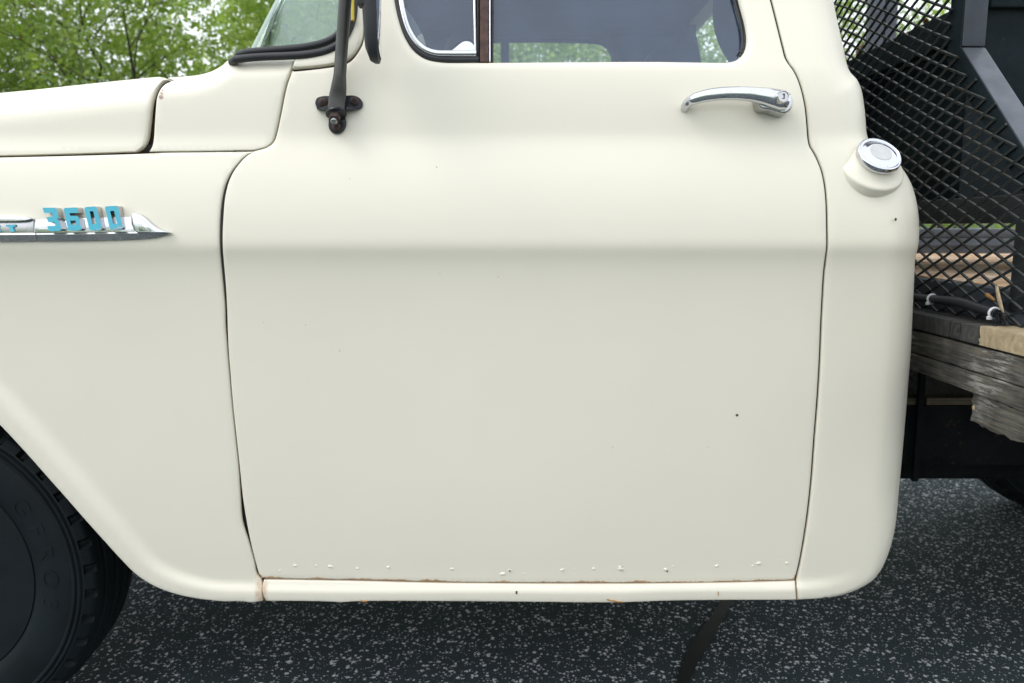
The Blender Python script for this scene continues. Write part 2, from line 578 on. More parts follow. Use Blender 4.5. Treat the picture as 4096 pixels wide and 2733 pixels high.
def asphalt():
    m, t, b = nodes('asphalt_with_pale_chips')
    co = coords(t)
    base = mixc(t, ramp(t, noise(t, co, 240, 6, .75), [(.38, 0), (.66, 1)]), (.014, .025, .028), (.074, .100, .106))
    c = mixc(t, ramp(t, noise(t, co, 1.6, 4), [(.35, 0), (.7, .35)]), base, (.022, .028, .03))
    dn = N(t, 'ShaderNodeTexNoise', Scale=130.0, Detail=3.0); t.links.new(co, dn.inputs['Vector'])
    wv = mixc(t, .010, co, dn.outputs['Color'], 'ADD')
    tot = None
    for sc, keep, rad, met in ((112, .55, .62, 'EUCLIDEAN'), (180, .55, .78, 'MANHATTAN'), (74, .72, .66, 'MANHATTAN')):
        v = N(t, 'ShaderNodeTexVoronoi', Scale=float(sc)); v.distance = met; t.links.new(wv, v.inputs['Vector'])
        s = t.nodes.new('ShaderNodeSeparateColor'); t.links.new(v.outputs['Color'], s.inputs[0])
        patch = ramp(t, noise(t, co, 11 + sc * .04, 5, .7), [(.36, .40), (.66, -.40)])
        sel = mathn(t, 'GREATER_THAN', s.outputs[0], mathn(t, 'ADD', patch, keep))
        edge = mathn(t, 'LESS_THAN', v.outputs['Distance'], mathn(t, 'MULTIPLY', s.outputs[1], rad))
        k = mathn(t, 'MULTIPLY', sel, edge)
        tot = k if tot is None else mathn(t, 'MAXIMUM', tot, k)
    chip = mixc(t, ramp(t, noise(t, co, 90, 2), [(.3, 0), (.7, 1)]), (.86, .86, .87), (.55, .56, .58))
    c = mixc(t, tot, c, chip)
    t.links.new(c, b.inputs['Base Color'])
    b.inputs['Roughness'].default_value = .88
    b.inputs['Specular IOR Level'].default_value = .3
    bump(t, b, mathn(t, 'ADD', noise(t, co, 260, 5, .7), mathn(t, 'MULTIPLY', tot, .4)), .8, .003)
    return m


M['asphalt'] = asphalt()
M['tar'] = simple('crack_sealant', (.004, .006, .007), .6, 0, .4, 60, .4)


def leafmat(name, ca, cb):
    m, t, b = nodes(name)
    t.nodes.remove(b)
    out = t.nodes['Material Output']
    at = N(t, 'ShaderNodeAttribute', attribute_name='tone')
    c = ramp(t, at.outputs['Fac'], [(0, ca), (.55, tuple((x + y) / 2 for x, y in zip(ca, cb))), (.93, cb), (1, (.20, .13, .02))])
    d = t.nodes.new('ShaderNodeBsdfDiffuse'); tr = t.nodes.new('ShaderNodeBsdfTranslucent')
    g = N(t, 'ShaderNodeBsdfGlossy', Roughness=.35)
    m1 = N(t, 'ShaderNodeMixShader', Fac=.48); m2 = N(t, 'ShaderNodeMixShader', Fac=.09)
    t.links.new(c, d.inputs[0]); t.links.new(c, tr.inputs[0])
    t.links.new(d.outputs[0], m1.inputs[1]); t.links.new(tr.outputs[0], m1.inputs[2])
    t.links.new(m1.outputs[0], m2.inputs[1]); t.links.new(g.outputs[0], m2.inputs[2])
    t.links.new(m2.outputs[0], out.inputs['Surface'])
    return m


M['leaf'] = leafmat('oak_leaf', (.18, .32, .032), (.57, .70, .12))
M['leaf2'] = leafmat('dull_leaf', (.16, .26, .045), (.46, .58, .11))
M['bark'] = simple('grey_bark', (.075, .062, .05), .9, 0, .5, 18, .8)
M['grass'] = simple('lawn', (.06, .11, .022), .9, 0, .4, 40, .5)
M['dry_leaf'] = simple('dry_leaf', (.36, .18, .06), .7, 0, .5, 60)
M['pale_leaf'] = simple('pale_dry_leaf', (.42, .33, .20), .7, 0, .4, 60)
M['zip'] = simple('white_nylon', (.62, .62, .64), .4, 0, .1, 30)
M['sheath'] = simple('corrugated_sheath', (.010, .012, .016), .45, 0, .3, 50)

# ------------------------------------------------------------------ panel builder: sheet metal that follows the flank
def inside(poly, pts):
    x, z = pts[:, 0], pts[:, 1]
    c = np.zeros(len(pts), bool)
    a = poly; b = np.roll(poly, -1, 0)
    for (x1, z1), (x2, z2) in zip(a, b):
        if z1 == z2: continue
        k = ((z1 > z) != (z2 > z)) & (x < (x2 - x1) * (z - z1) / (z2 - z1) + x1)
        c ^= k
    return c


def dist_segs(pts, A, B):
    best = np.full(len(pts), 1e9)
    for a, b in zip(A, B):
        ab = b - a; L = ab @ ab
        t = np.clip(((pts - a) @ ab) / L, 0, 1) if L > 0 else np.zeros(len(pts))
        q = pts - (a + t[:, None] * ab)
        best = np.minimum(best, np.einsum('ij,ij->i', q, q))
    return np.sqrt(best)


def qdrop(d, R):
    if R <= 0: return 0 * d
    k = np.clip(1 - d / R, 0, 1)
    return R * (1 - np.sqrt(np.clip(1 - k * k, 0, 1)))


def base_fun(x, z): return P(z)


def seg(pts, roll=0, deep=None, sil=None, xz=None, step=12):
    return dict(pts=pts, roll=roll, deep=deep, sil=sil, xz=xz, step=step)


def panel(name, segs, parent, mat, fun=base_fun, r=.003, flange=.018, holes=(), gx=.014, gz=.007, label=None, off=0.0, hr=.006, kind=None):
    bx, bseg = [], []
    for i, s in enumerate(segs):
        if s['xz'] is not None:
            L = crom(s['xz'], .012)
        else:
            L = []
            for (u, v) in crom(s['pts'], s['step']):
                o = off
                if s['roll']:
                    o = off - s['roll'] * (s['sil'][0] if s['sil'] else .97)
                p = hit(u, v, o, fun)
                dx = s['roll'] * s['sil'][1] if s['roll'] and s['sil'] else 0
                L.append(np.array([p[0] + dx, p[2]]))
        if i and np.linalg.norm(np.array(bx[-1]) - L[0]) < .02: L = L[1:]
        bx += [tuple(q) for q in L]; bseg += [i] * len(L)
    bx = np.array(bx)
    if np.linalg.norm(bx[0] - bx[-1]) < 1e-4: bx, bseg = bx[:-1], bseg[:-1]
    area = np.sum(bx[:, 0] * np.roll(bx[:, 1], -1) - np.roll(bx[:, 0], -1) * bx[:, 1])
    if area < 0: bx = bx[::-1].copy(); bseg = bseg[::-1]
    hp = []
    for h in holes:
        hh = np.array([[q[0], q[2]] for q in (hit(u, v, off, fun) for (u, v) in crom(list(h) + [h[0]], 14))])[:-1]
        a = np.sum(hh[:, 0] * np.roll(hh[:, 1], -1) - np.roll(hh[:, 0], -1) * hh[:, 1])
        hp.append(hh if a > 0 else hh[::-1].copy())
    nb = len(bx)
    A, B = bx, np.roll(bx, -1, 0)
    rolls = np.array([segs[s]['roll'] for s in bseg])
    nrm = np.stack([-(B - np.roll(bx, 1, 0))[:, 1], (B - np.roll(bx, 1, 0))[:, 0]], 1)
    nrm /= np.linalg.norm(nrm, axis=1)[:, None] + 1e-12
    cand = []
    for f in ((.35, 1.0) if r > 0 else ()):
        cand.append(bx + nrm * (r * f))
    for R in set(rolls[rolls > 0]):
        sel = rolls == R
        for f in (.004, .016, .04, .08, .14, .22, .33, .47, .64, .84, 1.0):
            cand.append(bx[sel] + nrm[sel] * (R * f))
    hloops = []
    for hh in hp:
        hn = np.stack([-(np.roll(hh, -1, 0) - np.roll(hh, 1, 0))[:, 1], (np.roll(hh, -1, 0) - np.roll(hh, 1, 0))[:, 0]], 1)
        hn /= np.linalg.norm(hn, axis=1)[:, None] + 1e-12
        for f in (.15, .5, 1.0): cand.append(hh - hn * (hr * f))
    lo, hi = bx.min(0), bx.max(0)
    X, Z = np.meshgrid(np.arange(lo[0], hi[0], gx), np.arange(lo[1], hi[1], gz))
    grid = np.stack([X.ravel(), Z.ravel()], 1)
    cand = np.concatenate(cand) if cand else np.zeros((0, 2))
    ringn = len(cand)
    allp = np.concatenate([cand, grid])
    k = inside(bx, allp)
    for hh in hp: k &= ~inside(hh, allp)
    isgrid = np.arange(len(allp)) >= ringn
    allp, isgrid = allp[k], isgrid[k]
    d = dist_segs(allp, A, B)
    dh = np.full(len(allp), 1e9)
    for hh in hp: dh = np.minimum(dh, dist_segs(allp, hh, np.roll(hh, -1, 0)))
    ok = np.where(isgrid, (d > max(r * 1.5, .003)) & (dh > hr * 1.3), (d > r * .25) & (dh > hr * .1))
    allp, isgrid = allp[ok], isgrid[ok]
    # thin out near-duplicates
    key = np.round(allp / .0011).astype(np.int64)
    _, ui = np.unique(key, axis=0, return_index=True)
    allp = allp[np.sort(ui)]
    pts = [bx] + hp + [allp]
    pts = np.concatenate(pts)
    edges, base = [], 0
    for L in [bx] + hp:
        n = len(L)
        edges += [(base + i, base + (i + 1) % n) for i in range(n)]
        base += n
    res = delaunay_2d_cdt([Vector(p) for p in pts], edges, [], 0, 1e-7)
    V = np.array([tuple(v) for v in res[0]])
    Fc = np.array([f for f in res[2] if len(f) == 3])
    cen = V[Fc].mean(1)
    k = inside(bx, cen)
    for hh in hp: k &= ~inside(hh, cen)
    Fc = Fc[k]
    # offsets
    nonroll = rolls == 0
    # a segment belongs to the roll set when both its ends do
    segroll = np.where((rolls > 0) & (np.roll(rolls, -1) > 0), rolls, 0)
    dn = dist_segs(V, A[segroll == 0], B[segroll == 0]) if (segroll == 0).any() else np.full(len(V), 1e9)
    o = fun(V[:, 0], V[:, 1]) + off - qdrop(dn, r)
    rd = np.zeros(len(V))
    for R in set(segroll[segroll > 0]):
        rd = np.maximum(rd, qdrop(dist_segs(V, A[segroll == R], B[segroll == R]), R))
    o = o - rd
    for hh in hp:
        o = o - qdrop(dist_segs(V, hh, np.roll(hh, -1, 0)), hr)
    verts = [(x, -oo, z) for (x, z), oo in zip(V, o)]
    # winding so that the outside faces -Y
    a, b, c = V[Fc[:, 0]], V[Fc[:, 1]], V[Fc[:, 2]]
    s = (b[:, 0] - a[:, 0]) * (c[:, 1] - a[:, 1]) - (b[:, 1] - a[:, 1]) * (c[:, 0] - a[:, 0])
    Fc = np.where((s > 0)[:, None], Fc, Fc[:, [0, 2, 1]])
    faces = [tuple(f) for f in Fc]
    # map boundary loops to output vertices
    start = 0
    orig = {}
    for i, lst in enumerate(res[3]):
        for j in lst: orig[j] = i
    for L, isb in [(bx, True)] + [(h, False) for h in hp]:
        n = len(L)
        idx = [orig.get(start + i) for i in range(n)]
        if flange:
            nv = len(verts)
            for i, j in enumerate(idx):
                dp = flange
                if isb and segs[bseg[i]]['deep']: dp = segs[bseg[i]]['deep']
                x, y, z = verts[j]
                verts.append((x, y + dp, z))
            for i in range(n):
                q = (idx[i], nv + i, nv + (i + 1) % n, idx[(i + 1) % n])
                faces.append(q if isb else q[::-1])
        start += n
    me = bpy.data.meshes.new(name)
    me.from_pydata([tuple(map(float, v)) for v in verts], [], [tuple(int(i) for i in f) for f in faces])
    at = me.attributes.new('edge_dist', 'FLOAT', 'POINT')
    vals = np.full(len(verts), .0); vals[:len(V)] = dn
    at.data.foreach_set('value', vals.astype(np.float32))
    me.polygons.foreach_set('use_smooth', [True] * len(me.polygons))
    me.set_sharp_from_angle(angle=math.radians(50))
    me.update()
    return link(name, me, mat, parent, label, kind)


# ------------------------------------------------------------------ the ground
def sheet(name, x0, x1, y0, y1, z, mat, kind='structure', nx=1, ny=1):
    vs = [(x0 + (x1 - x0) * i / nx, y0 + (y1 - y0) * j / ny, z) for j in range(ny + 1) for i in range(nx + 1)]
    fs = [(j * (nx + 1) + i, j * (nx + 1) + i + 1, (j + 1) * (nx + 1) + i + 1, (j + 1) * (nx + 1) + i) for j in range(ny) for i in range(nx)]
    return mk(name, vs, fs, mat, None, 0, None, kind, recalc=False)


lawn = sheet('ground', -150, 150, -150, 150, -.03, M['grass'])
by = [4.6, 6, 8, 10, 12, 15, 20, 30, 60]
bzz = [-.05, .02, .25, .65, 1.05, 1.35, 1.5, 1.6, 1.6]
vs = [(x, y, z + .06 * math.sin(x * .7 + y)) for y, z in zip(by, bzz) for x in np.linspace(-60, 60, 61)]
fs = [(j * 61 + i, j * 61 + i + 1, (j + 1) * 61 + i + 1, (j + 1) * 61 + i) for j in range(len(by) - 1) for i in range(60)]
mk('grass_bank', vs, fs, M['grass'], None, 180, None, 'structure', recalc=False)
road = sheet('asphalt', -40, 40, -9, 4.2, 0, M['asphalt'])
tl = crom([(2925, 2300), (2880, 2420), (2838, 2480), (2792, 2540), (2752, 2620), (2722, 2690), (2700, 2760), (2660, 2900)], 8)
tr_ = crom([(3010, 2300), (2905, 2420) if False else (2950, 2380), (2905, 2432), (2868, 2500), (2822, 2580), (2778, 2660), (2740, 2740), (2712, 2800), (2690, 2900)], 8)
n_ = min(len(tl), len(tr_))
vs, fs = [], []
for i in range(n_):
    a = tl[int(i * (len(tl) - 1) / (n_ - 1))]; b = tr_[int(i * (len(tr_) - 1) / (n_ - 1))]
    p, q = atZ(a[0] - 8 + random.uniform(-5, 5), a[1], .004), atZ(b[0] + 12 + random.uniform(-5, 5), b[1], .004)
    vs += [p, q]
for i in range(n_ - 1): fs.append((2 * i, 2 * i + 1, 2 * i + 3, 2 * i + 2))
seam = mk('tar_seam', vs, fs, M['tar'], road, 0, 'black strip of tar over a crack', None)

# ------------------------------------------------------------------ the truck
truck = root('pickup_truck', (0, .8, 0), 'cream vintage flatbed pickup truck with rust blisters along its door bottom', 'truck')

# low edge line: wheel arch, fender foot, sill, cab corner foot
wheel_c = atY(-317, 2408, .10)          # front hub
ARCH = [(-1150, 2330), (-1120, 2150), (-1060, 1960), (-950, 1760), (-800, 1600), (-620, 1510), (-430, 1475), (-270, 1500), (-120, 1590), (0, 1705), (100, 1812), (180, 1902), (260, 1992), (330, 2072), (400, 2150),
        (480, 2238), (540, 2298), (590, 2333), (640, 2358), (720, 2384), (800, 2399), (850, 2405), (900, 2409), (960, 2408), (1010, 2413), (1050, 2406)]
LOW2 = [(1050, 2407), (1360, 2411), (2000, 2410), (2450, 2412), (2700, 2405), (3190, 2402), (3280, 2398), (3370, 2384), (3430, 2364), (3470, 2338)]
_lp = np.array([[p[0], p[2]] for p in (hit(u, v, .015) for u, v in crom(ARCH, 25) + crom(LOW2, 25)[1:])])
x500, x800 = hit(500, 2300)[0], hit(850, 2380)[0]


def flare(x, z):
    d = dist_segs(np.stack([np.ravel(x), np.ravel(z)], 1), _lp[:-1], _lp[1:])
    w = np.clip((np.ravel(x) - x500) / (x800 - x500), 0, 1)
    d1, d2 = .020 * (1 - w) + .017 * w, .060 * (1 - w) + .037 * w
    t = np.clip((d - d1) / (d2 - d1), 0, 1)
    s = 1 - t * t * (3 - 2 * t)
    fade = np.clip((hit_x3500 - np.ravel(x)) / .17, 0, 1); fade = fade * fade * (3 - 2 * fade)
    return .0085 * s * fade


hit_x3500 = hit(3490, 2320)[0]


def flared(x, z): return P(z) + flare(x, z)


# door
door_front_up = [(1458, -430), (1458, -100), (1458, 0), (1457, 80), (1452, 165), (1440, 195), (1410, 237), (1385, 255), (1340, 266), (1250, 278), (1175, 285), (1166, 284)]
door_front_mid = [(1166, 284), (1160, 305), (1150, 332), (1140, 372), (1130, 422), (1118, 482), (1106, 535), (1094, 568), (1070, 588), (1018, 604)]
door_front_low = [(1018, 604), (985, 624), (955, 655), (930, 690), (915, 722), (905, 755), (896, 805), (891, 870), (888, 940), (889, 1000), (893, 1050), (900, 1130), (906, 1230), (908, 1300),
                  (912, 1400), (920, 1500), (930, 1620), (945, 1760), (958, 1880), (970, 1995), (985, 2090), (1003, 2180), (1022, 2255), (1034, 2296), (1046, 2315)]
door_bot = [(1046, 2315), (1400, 2321), (1800, 2330), (2300, 2333), (2800, 2331), (3180, 2321)]
door_rear = [(3180, 2321), (3195, 2260), (3215, 2150), (3232, 2030), (3245, 1900), (3256, 1750), (3268, 1600), (3277, 1450), (3283, 1300), (3288, 1200), (3294, 1100), (3302, 1030), (3307, 990),
             (3307, 900), (3304, 800), (3298, 740), (3288, 690), (3270, 642), (3252, 607), (3240, 588), (3233, 560), (3228, 500), (3221, 430), (3209, 370), (3190, 312), (3170, 275), (3154, 254), (3142, 234),
             (3130, 190), (3110, 110), (3090, 30), (3082, 0), (3055, -100), (2990, -330), (2950, -430)]
HOLE = [(1578, 0), (1590, 60), (1615, 138), (1652, 198), (1700, 232), (1760, 245), (1900, 247), (2200, 245), (2600, 243), (2840, 246), (2915, 246), (2950, 238), (2974, 220), (2988, 192), (2992, 150),
        (2985, 95), (2968, 30), (2945, -60), (2890, -230), (2840, -300), (2760, -330), (2200, -345), (1700, -335), (1600, -310), (1562, -250), (1560, -120)]
door = panel('door', [seg(door_front_up), seg(door_front_mid), seg(door_front_low), seg(door_bot), seg(door_rear), seg([(2950, -430), (1458, -430)], step=60)], truck, M['door_paint'],
             r=.0035, flange=.03, holes=[HOLE], hr=.012)

# front fender
GAP = [(604, 1), (625, 4), (690, 7), (755, 10), (870, 12), (1000, 11), (1130, 10), (1230, 8), (1300, 8), (1400, 5), (1620, 4), (1880, 5), (1995, 9), (2060, 15), (2120, 14), (2160, 7), (2255, 5), (2296, 8), (2316, 3)]
gv, gg = [g[0] for g in GAP], [g[1] for g in GAP]
fen_r = [(u - 1.25 * float(np.interp(v, gv, gg)), v) for u, v in door_front_low]
hub_x, hub_z = wheel_c[0], wheel_c[2]
fen_top_xz = [(p[0], p[2]) for p in (hit(u, v) for u, v in [(-1800, 662), (-900, 646), (-400, 638), (0, 630), (300, 623), (590, 614), (640, 611), (800, 609), (1016, 606)])]
nose_x = fen_top_xz[0][0]
low_front = hit(-1150, 2330)
fender = panel('front_fender', [seg(None, xz=[(nose_x, .46), (nose_x, 1.19)]), seg(None, xz=[(nose_x, 1.19)] + fen_top_xz), seg(fen_r), seg([(1043, 2318), (1046, 2340), (1050, 2406)]),
                                seg(ARCH[::-1]), seg(None, xz=[(low_front[0], low_front[2]), (nose_x, .46)])],
               truck, M['fender_paint'], fun=flared, r=.0035, flange=.005)

# hood, its side rolling over to the top
hood_lip = [(652, 312), (628, 325), (611, 352), (603, 395), (597, 450), (592, 500), (586, 545), (577, 575), (560, 596), (540, 609)]
hood_bot = [(540, 609), (300, 617), (0, 625), (-400, 634), (-900, 642), (-1800, 658)]
hood_top = [(-1800, 560), (-900, 468), (-400, 415), (0, 375), (150, 361), (300, 345), (450, 329), (600, 314), (652, 309)]
hood = panel('hood', [seg(hood_lip), seg(hood_bot), seg([(-1800, 658), (-1800, 560)]), seg(hood_top, roll=.075, deep=1.45)], truck, M['paint'], r=.006, flange=.009, off=-.004)

# cowl
cowl_l = [(676, 313), (652, 328), (638, 348), (626, 385), (620, 440), (616, 500), (613, 550), (607, 585), (594, 607)]
cowl_b = [(594, 607), (700, 606), (800, 605), (1015, 601)]
cowl_r = [(1015, 601), (1068, 585), (1088, 566), (1099, 535), (1111, 482), (1122, 422), (1132, 372), (1142, 332), (1152, 303), (1160, 275), (1164, 262), (1174, 236)]
cowl_t = [(1174, 236), (1100, 236), (1000, 238), (925, 241), (900, 262), (860, 285), (800, 302), (740, 308), (668, 313)]
cowl = panel('cowl', [seg(cowl_l), seg(cowl_b), seg(cowl_r), seg(cowl_t, roll=.05, deep=.10)], truck, M['paint'], r=.0035, flange=.012)

# windshield pillar sheet between the rubber and the door
pil = panel('windshield_pillar', [seg([(1176, 232), (1166, 272)]), seg([(1166, 272), (1250, 266), (1335, 254), (1382, 240), (1410, 218), (1436, 182), (1448, 150), (1452, 80), (1452, 0), (1452, -430)]),
                                  seg([(1452, -430), (1400, -430)]), seg([(1400, -430), (1408, -100), (1410, 0), (1404, 80), (1388, 130), (1360, 172), (1310, 205), (1240, 226), (1176, 232)])],
            truck, M['paint'], r=.006, flange=.035, off=.004)

# cab corner behind the door, rolling round to the cab's back
cc_l = [(u + (7 if v > 250 else 8), v) for u, v in door_rear]
cc_sil = [(3190, 2402), (3280, 2397), (3370, 2383), (3430, 2362), (3482, 2332), (3522, 2288), (3551, 2228), (3575, 2150), (3590, 2060), (3601, 1950), (3615, 1800), (3628, 1650), (3640, 1500), (3648, 1400), (3655, 1250),
          (3662, 1100), (3666, 1030), (3674, 1000), (3680, 960), (3681, 900), (3675, 830), (3660, 762), (3640, 712), (3602, 655), (3560, 615), (3510, 580), (3480, 556), (3470, 530), (3466, 480), (3460, 420), (3446, 345), (3425, 303), (3402, 280), (3390, 250), (3375, 180), (3352, 80), (3336, 0), (3310, -110), (3240, -430)]
_cp = crom(cc_sil[1:10], 26)[::-1]          # the roll dies away round the lower corner
_nt = len(_cp) - 1
cc_taper = [seg([_cp[i], _cp[i + 1]], roll=.085 + (.008 - .085) * min(1, (i + 1) / (_nt * .93)), deep=.5 if i < 6 else .05, sil=(.52, .10), step=40) for i in range(_nt)]
cab = panel('cab_corner', [seg(cc_l), seg([(2957, -430), (3240, -430)]), seg(cc_sil[:8:-1], roll=.085, deep=.5, sil=(.52, .10))] + cc_taper + [seg(cc_sil[1::-1]), seg([(3190, 2402), (3188, 2330), (3187, 2321)])],
            truck, M['paint'], fun=flared, r=.0035, flange=.004)

# rocker sill
rocker = panel('rocker_panel', [seg([(1060, 2406), (1052, 2385), (1047, 2358), (1050, 2336), (1054, 2322)]), seg([(1054, 2322), (1400, 2327), (1800, 2336), (2300, 2339), (2800, 2337), (3182, 2328)]),
                                seg([(3182, 2328), (3188, 2402)]), seg([(3188, 2402), (2700, 2405), (2450, 2413), (2000, 2409), (1440, 2408), (1360, 2412), (1310, 2409), (1060, 2406)])],
               truck, M['sill_paint'], fun=lambda x, z: flared(x, z) + .002, r=.003, flange=.03, gz=.004)

# dark jambs behind the shut lines
def ribbon(name, pts, w, back, mat, parent):
    L = [hit(u, v) for u, v in crom(pts, 30)]
    mb = MB(); vs = []; fs = []
    for i, p in enumerate(L):
        t = np.array(L[min(i + 1, len(L) - 1)]) - np.array(L[max(i - 1, 0)]); t[1] = 0; t /= np.linalg.norm(t)
        nrm = np.array([-t[2], 0, t[0]])
        for s in (-1, 1):
            q = p + nrm * w * s
            vs.append((q[0], p[1] + back, q[2]))
    for i in range(len(L) - 1): fs.append((2 * i, 2 * i + 1, 2 * i + 3, 2 * i + 2))
    return mk(name, vs, fs, mat, parent, 0)


ribbon('door_jamb', door_front_low[1:14], .024, .008, M['seal'], truck)
ribbon('door_jamb', door_front_low[12:], .03, .016, M['gap'], truck)
ribbon('door_jamb', door_rear, .02, .007, M['gap'], truck)
ribbon('door_jamb', door_front_mid[1:8], .012, .016, M['jamb'], truck)
ribbon('sill_jamb', [(1046, 2318), (2300, 2336), (3182, 2324)], .012, .014, M['gap'], truck)
ribbon('sill_jamb', [(1046, 2300), (1056, 2420)], .02, .016, M['rust'], truck)
ribbon('hood_jamb', [(628, 362), (616, 400), (608, 470), (602, 560), (585, 600)], .030, .030, M['jamb'], truck)
ribbon('hood_jamb', [(600, 608), (300, 622), (0, 630), (-600, 640), (-1800, 662)], .015, .022, M['jamb'], truck)
ribbon('door_jamb', [(1458, -430), (1456, 80), (1447, 165), (1410, 228), (1340, 260), (1166, 280)], .012, .016, M['gap'], truck)

# paint blisters and chips on the door
bl = [(1080, 2282, 3), (1119, 2283, 5), (1180, 2263, 9), (1265, 2263, 6), (1320, 2266, 10), (1429, 2274, 7), (1449, 2277, 3), (1552, 2269, 9), (1676, 2237, 4), (1809, 2277, 8), (2011, 2296, 12), (2039, 2283, 8), (2097, 2295, 5),
      (2249, 2280, 9), (2304, 2275, 4), (2375, 2276, 8), (2483, 2275, 13), (2663, 2278, 10), (2693, 2266, 5), (2683, 2281, 4), (2866, 2265, 9), (3035, 2254, 11), (3011, 2264, 6), (3147, 2253, 8), (3117, 2239, 4)]
mb = MB()
for u, v, r_ in bl:
    p = hit(u, v); r0 = r_ * 1.3 / FP
    for k in range(1 if r_ < 6 else 3):
        f = 1 if k == 0 else random.uniform(.45, .75)
        ox, oz = (0, 0) if k == 0 else (random.uniform(-1, 1) * r0 * .9, random.uniform(-.5, .6) * r0)
        sq = random.uniform(.6, .85)
        n0 = len(mb.v)
        mb.lathe([(r0 * 1.15 * f, 0), (r0 * .95 * f, r0 * .24 * f), (r0 * .6 * f, r0 * .42 * f), (r0 * .2 * f, r0 * .5 * f)], (p[0] + ox, p[1] + r0 * .05, p[2] + oz), (random.uniform(-.1, .1), -1, random.uniform(-.1, .1)), 10)
        zc = p[2] + oz
        mb.v[n0:] = [(a + random.uniform(-.1, .1) * r0, b, zc + (c - zc) * sq + random.uniform(-.08, .08) * r0) for a, b, c in mb.v[n0:]]
blist = mb.build('paint_blisters', M['paint'], door, 80, 'rust blisters under the paint near the door bottom', 'stuff')
mb = MB()
for u, v, r_ in [(2948, 1661, 6), (2066, 2368, 5), (2066, 2373, 5), (1747, 669, 2), (1760, 1096, 1.5), (1993, 1108, 1.5), (2039, 2279, 4), (2487, 2269, 4), (2667, 2282, 4), (1359, 1404, 2), (2450, 1790, 2)]:
    p = hit(u, v, .0, base_fun if v < 2330 else lambda x, z: flared(x, z) + .002); r0 = r_ * 1.45 / FP
    mb.lathe([(r0, 0), (r0 * .8, .0004)], (p[0], p[1] - .0003 - (.005 if v > 2270 and v < 2300 else 0), p[2]), (0, -1, 0), 8)
mb.build('paint_chips', M['rust'], door, 0, None, 'stuff')
mb = MB()
for u, v, r_ in [(643, 388, 8), (646, 373, 5), (650, 362, 4)]:
    p = hit(u, v, .0); r0 = r_ * 1.45 / FP
    mb.lathe([(r0, 0), (r0 * .8, .0004)], (p[0], p[1] - .0006, p[2]), (0, -1, 0.1), 9)
mb.build('cowl_stain', simple('pinkish_stain', (.55, .40, .36), .5, 0, .2, 200), cowl, 0, None, 'stuff')
mb = MB()
for pts, w in (([(2428, 2398), (2440, 2402), (2452, 2403), (2468, 2408), (2490, 2409)], .0012), ([(2872, 2366), (2874, 2374), (2873, 2384)], .0006), ([(1443, 2404), (1455, 2406), (1470, 2406)], .0012)):
    mb.tube([hit(u, v, .0012, lambda x, z: flared(x, z) + .002) for u, v in pts], w, 5)
mb.build('rust_streaks', simple('orange_rust', (.46, .22, .04), .85, 0, .5, 200), door, 60, None, 'stuff')
mb = MB()
mb.lathe([(.0030, 0), (.0024, .0012)], atY(3582, 878, -.002), (.5, -.86, 0), 8)
mb.build('paint_chip', M['rust'], cab, 0)

# ------------------------------------------------------------------ door glass, vent window, runs
gl_off = -.022
panel('window_glass', [seg([(1960, -345), (1960, 300)], step=60), seg([(1960, 300), (2960, 300)], step=60), seg([(2960, 300), (3000, 200), (3000, 100), (2850, -345)], step=60), seg([(2850, -345), (1960, -345)], step=60)],
      door, M['glass'], r=0, flange=0, off=gl_off, gx=.06, gz=.03)
panel('vent_glass', [seg([(1908, -345), (1908, 215)], step=60), seg([(1908, 215), (1740, 214), (1690, 200), (1655, 172), (1625, 128), (1600, 60), (1588, 0), (1575, -200), (1580, -345)], step=30), seg([(1580, -345), (1908, -345)], step=60)],
      door, M['glass'], r=0, flange=0, off=gl_off + .004, gx=.06, gz=.03)


def sweep(name, pts, rad, off, mat, parent, flat=None, n=10, stp=14, label=None, smooth=60):
    L = [hit(u, v, off) for u, v in crom(pts, stp)]
    R = np.interp(np.linspace(0, 1, len(L)), np.linspace(0, 1, len(rad)), rad) if hasattr(rad, '__len__') else [rad] * len(L)
    return MB().tube(L, list(R), n, True, None if flat is None else [flat] * len(L), up=(0, -1, 0)).build(name, mat, parent, smooth, label)


sweep('vent_seal', [(1566, -330), (1568, -120), (1584, 0), (1597, 60), (1624, 138), (1662, 196), (1708, 228), (1765, 239), (1915, 241)], .0068, -.014, M['rubber'], door)
sweep('vent_frame', [(1588, -330), (1590, -120), (1604, 0), (1614, 55), (1634, 118), (1666, 170), (1706, 202), (1745, 214), (1790, 216), (1905, 216)], [.006, .006, .006, .006, .006, .0062, .0068, .0072], -.010, M['chrome'], door, flat=1.0)
mb = MB()
for a, b in [((1892, -340), (1892, 225)), ]:
    mb.tube([hit(a[0], a[1], -.014), hit(b[0] + 10, b[1], -.014)], .003, 8)
mb.build('vent_frame', M['dull_chrome'], door, 60)
pa, pb = hit(1937, -340, -.014), hit(1937, 255, -.014)
q0, q1 = hit(1920, 100, -.014), hit(1954, 100, -.014)
wpost = (q1[0] - q0[0])
MB().tube([pa, pb], wpost * .70, 4, True, None, up=(1, -1, 0)).build('division_bar', M['rust'], door, 20)
MB().tube([hit(1913, -340, -.018), hit(1913, 255, -.018)], .005, 6).build('division_seal', M['rubber'], door, 60)
MB().tube([hit(1959, -340, -.010), hit(1959, 248, -.010)], .0021, 8).build('chrome_strip', M['chrome'], door, 60)
MB().tube([hit(1968, -340, -.016), hit(1968, 252, -.016)], .003, 6).build('division_seal', M['rubber'], door, 60)
sweep('window_channel', [(2840, -330), (2900, -200), (2938, -60), (2962, 30), (2977, 95), (2982, 150), (2977, 190), (2962, 218)], .0058, -.018, simple('fuzzy_channel', (.05, .052, .055), .95, 0, .7, 220, .6), door)
